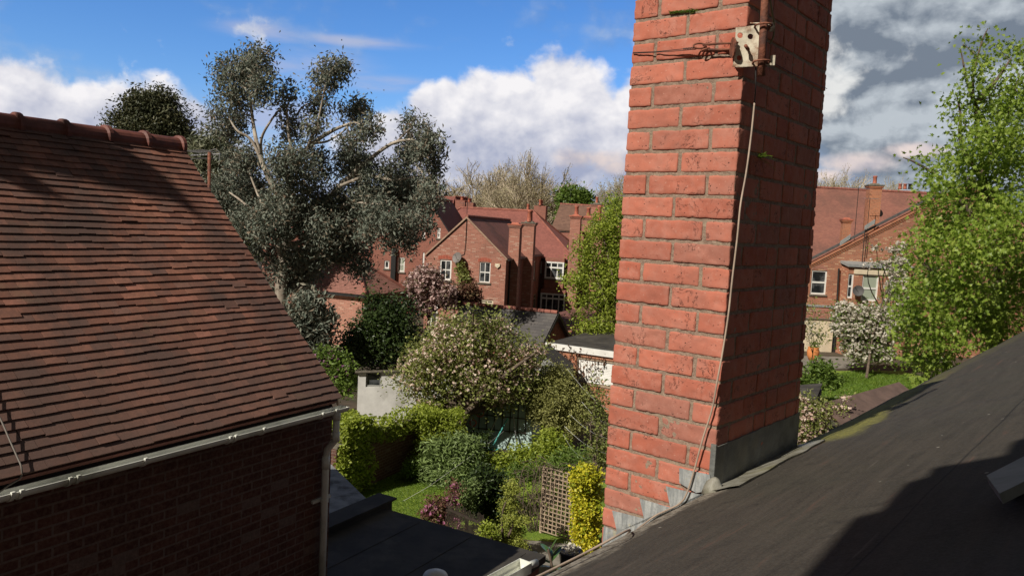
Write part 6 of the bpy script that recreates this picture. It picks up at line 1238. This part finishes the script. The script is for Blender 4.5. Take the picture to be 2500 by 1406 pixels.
zc_ = rt(2000, 776)[1]; MB().box(WR.p(Tl, zc_, .002), WR.d*(tlp-Tl-.05), WR.n*.2, ZU*(zs-.1-zc_)).build('brick_band', M['brick_gable'], hr)
tcw = rt(2030, 820)[0]; MB().box(WR.p(Tl, 0, .002), WR.d*(tcw-Tl), WR.n*.16, ZU*(zc_-.08)).build('cream_wall', M['cream'], hr)
MB().box(WR.p(Tl, zc_-.08, .002), WR.d*(tcw-Tl+.3), WR.n*.24, ZU*.08).build('lintel', M['stone'], hr)
MB().box(WR.p(tcw+.02, 0, .002), WR.d*.42, WR.n*.05, ZU*(zc_-.1)).build('door', M['black'], hr)
mb = MB(); t0, z_ = rt(1980, 660); t1, _ = rt(2018, 660)
for i in range(10):
    u0, u1 = i/10, (i+1)/10; f = lambda u: z_+.16*math.sin(math.pi*u); a_, b_ = WR.p(t0-.06+(t1-t0+.12)*u0, f(u0), 0), WR.p(t0-.06+(t1-t0+.12)*(u1-.012), f(u1), 0); mb.slab([a_, b_, b_+ZU*.22, a_+ZU*.22], WR.n*.012)
mb.build('window_arch', M['brick_gable'], hr)
dish('bay_dish', 'dark round satellite dish mounted beside the narrow bay window', WR2.p(WR2.hit(2086, 708)[0], WR2.hit(2086, 708)[1], .5), Vector((-.4, -.85, .25)), .34, WR2.p(WR2.hit(2090, 720)[0], WR2.hit(2090, 720)[1], .02), plain('dark_dish', (0.05, 0.045, 0.045), 0.6, 0.1, 5))
q = P(2148, 520, 51.8); dish('roof_dish', 'small pale satellite dish on the shaded side of the tall right-hand stack', q, Vector((.3, -.9, .3)), .26, q+Vector((-.25, .2, -.1)), M['greyboard'])
aerial('roof_aerial', 'grid of thin pale aerial rods before the stained right-hand roof', P(2085, 590, 50.5), 3.5, 1.2, 6, 1.45, el=.7)
aerial('low_aerial', 'long thin aerial low on the right-hand verge', P(2112, 620, 49.9), 3.6, .9, 5, 1.7, el=.3); MB()
w9 = thing('verge_wire', 'thin wire down the right-hand brick gable', 'wire', P(2110, 570, 49.9)); MB().tube([P(2112, 560, 49.85), P(2104, 650, 49.85)], .03, 4).build('wire', M['black'], w9)
# brown roofed shed and little roof in the right garden, pot
pts_ = [PZ(1990, 985, 3.1), PZ(2180, 920, 3.1), PZ(2290, 960, 2.2), PZ(2010, 1070, 2.2)]
rs = thing('brown_roofed_shed', 'low shed with a brown felt roof beyond the mossy roof edge', 'shed', pts_[0]-ZU*3.1)
pA_, pB_ = P(2005, 985, 20), P(2195, 932, 23); pC_, pD_ = P(2260, 970, 20), P(2010, 1080, 16.5)
MB().slab([pA_, pB_, pB_+Vector((1.0, -2.0, -1.0)), pA_+Vector((1.0, -2.0, -1.0))], -ZU*.08).build('roof', plain('brown_felt', (0.13, 0.085, 0.07), 0.9, 0.2, 3), rs)
g4 = [pA_+Vector((1.0, -1.9, 0)), pB_+Vector((1.0, -1.9, 0)), pB_+Vector((.6, -1.0, 0)), pA_+Vector((.6, -1.0, 0))]; MB().slab([Vector((p.x, p.y, 0)) for p in g4], ZU*(min(pA_.z, pB_.z)-1.1)).build('wall', M['darkwood'], rs)
q1 = P(1950, 945, 27); gs_ = thing('grey_felt_shed', 'small grey felt roofed shed behind the rose bush', 'shed', q1-ZU*q1.z); a_, b_, c__, d__ = P(1940, 940, 28), P(2008, 935, 28), P(1992, 975, 25.5), P(1930, 978, 25.5)
MB().slab([a_, b_, c__, d__], -ZU*.06).build('roof', M['felt'], gs_); MB().slab([Vector((p.x, p.y, 0)) for p in (a_, b_, c__, d__)], ZU*(c__.z-.12)).build('wall', M['darkwood'], gs_)
op = P(1985, 862, 46); op.z = 0; ot = thing('orange_pot', 'orange clay pot standing by the cream wall', 'pot', op); MB().lathe(op, [(.22, 0), (.34, .3), (.36, .6), (.30, .72), (.33, .8), (.28, .8), (.25, .7)], 16).build('pot', plain('orange_clay', (0.6, 0.22, 0.07), 0.7, 0.1, 5), ot, True)
V, Fc = leaf_cloud(np.array([tuple(op+Vector((random.gauss(0, .2), random.gauss(0, .2), .95+random.gauss(0, .15)))) for i in range(120)]), .14, .6); np_mesh('plant', V, Fc, M['green'], ot)
# television aerial beside the tiled roof
tf = P(514, 500, 13); ta2 = thing('roof_edge_aerial', 'rusty pole with a bristly aerial head beside the tiled roof edge', 'aerial', tf-ZU*1.5); MB().tube([tf-ZU*1.5, P(511, 372, 13)], .028, 8).build('pole', rust, ta2, True)
tp_ = P(511, 378, 13); mb = MB(); d_ = Vector((-.93, .3, -.05))
mb.tube([tp_+Vector((.18, 0, .02)), tp_+d_*.38], .012, 6)
for i in range(9):
    c = tp_+d_*(.38*i/8); 
    for zz_ in (.05, -.05): mb.tube([c+Vector((-.1, -.05, zz_*1.4)), c+Vector((.12, .05, zz_))], .005, 4)
mb.tube([tp_+Vector((.0, 0, .06)), tp_+Vector((.10, 0, .10)), tp_+Vector((.17, 0, .05)), tp_+Vector((.17, 0, -.1))], .007, 5); mb.build('antenna', M['metal'], ta2)
# ================================================================== DISTANT TREES
def bare_tree(name, label, px, ytop, Y, wpx, seed, group, mat='bud', leaves=9000, wind=.25):
    random.seed(seed); base = Vector((P(px, 500, Y).x, Y, 0)); H = P(px, ytop, Y).z; Wd = wpx/F_PX*Y; t = thing(name, label, 'tree', base, group); mb = MB(); tips = []
    def grow(p, d, L, r, lev):
        n_ = 4; pts = [p]; q = p
        for i in range(n_):
            d = (d+Vector((random.gauss(0, .10)+.03*wind, random.gauss(0, .10), random.gauss(0, .06)+.05))).normalized(); q = q+d*L/n_; pts.append(q)
        mb.tube(pts, [r*(1-.45*i/n_) for i in range(n_+1)], 5 if lev < 2 else 3, False)
        if lev >= 5: tips.extend(pts[1:]); return
        k = [5, 4, 4, 4, 3][lev]
        for i in range(k):
            j = random.randint(1 if lev else 2, n_); a = random.uniform(0, 6.283); sp_ = random.uniform(.35, .75)*(1.15 if lev < 2 else 1); s_ = d.orthogonal().normalized(); s2 = d.cross(s_)
            nd = (d*math.cos(sp_)+(s_*math.cos(a)+s2*math.sin(a))*math.sin(sp_)+ZU*.12); grow(pts[j], nd.normalized(), L*random.uniform(.58, .80), r*.55, lev+1)
        grow(q, d, L*.72, r*.6, lev+1)
    grow(base, Vector((random.uniform(-.05, .05), 0, 1)), H*.30, H*.022, 0)
    # scale to the measured height and spread
    V = np.array([tuple(v) for v in mb.v]); b0 = np.array(base); V = V-b0; sz = H/np.percentile(V[:, 2], 99.3); sx = Wd/(np.percentile(V[:, 0], 92)-np.percentile(V[:, 0], 8)); V *= np.array((sx, sx, sz)); mb.v = [Vector(v+b0) for v in V]
    mb.build('trunk', M['twig'], t, uv=False); T = (np.array([tuple(v) for v in tips])-b0)*np.array((sx, sx, sz))+b0
    T = T[RNG.integers(len(T), size=leaves)]+RNG.normal(size=(leaves, 3))*.18; V, Fc = leaf_cloud(T, .22, .4, 0, .4); np_mesh('foliage', V, Fc, M[mat], t)
GT = 'bare budding trees on the skyline'
for i, (px, yt, Y, wpx, lab) in enumerate([(1105, 412, 112, 125, 'budding bare tree behind the red roof, partly covered by the eucalyptus'), (1210, 404, 116, 140, 'wide budding tree above the apex of the broad gable'), (1328, 396, 110, 140, 'tallest fan shaped budding tree above the hipped roof'), (1268, 432, 128, 90, 'lower budding tree between the two largest ones'),
                                         (1160, 436, 130, 90, 'far budding tree above the paired stacks'), (1508, 440, 118, 80, 'budding tree half hidden by the left side of the chimney'), (2070, 432, 120, 110, 'budding tree showing over the right-hand roof ridge'), (2010, 446, 124, 60, 'small budding tree just right of the chimney'), (2180, 452, 125, 60, 'faint budding tree top behind the pots of the right-hand roof'), (1035, 430, 118, 90, 'budding tree mostly behind the right side of the eucalyptus')]):
    bare_tree('budding_tree', lab, px, yt, Y, wpx, 100+i, GT)
random.seed(5)
sp('birch_tree', 'green leafy tree top above the brown tiled roof', 'tree', [(1400, 480, 32, 24), (1425, 490, 22, 18), (1380, 490, 18, 22), (1400, 520, 40, 30)], 95, 'green', 260, 20, .45, spread=.4, r0=.25, base=(*P(1400, 500, 95)[:2], 0))
for i, (x, y, rx, ry, Y) in enumerate([(1060, 560, 60, 60, 100), (1220, 520, 90, 40, 135), (1340, 520, 80, 36, 138), (1500, 540, 50, 50, 100), (600, 560, 90, 60, 75), (470, 520, 60, 60, 80), (350, 450, 120, 80, 90), (2350, 520, 90, 60, 95)]):
    sp('hedgerow_tree', ['dull green tree behind the dark gabled house', 'hazy green tree under the budding trees left', 'hazy green tree under the budding trees right', 'green tree behind the chimney stacks', 'green tree behind the lower eucalyptus', 'green tree behind the pale gum', 'green tree hidden behind the tiled roof', 'green tree behind the maple'][i], 'tree', [(x, y, rx, ry), (x-rx*.5, y+ry*.4, rx*.6, ry*.7), (x+rx*.5, y+ry*.4, rx*.6, ry*.7)], Y, 'bud' if i in (1, 2) else 'green', 240, 18, .5, spread=.5, r0=.25, base=(*P(x, 500, Y)[:2], 0))
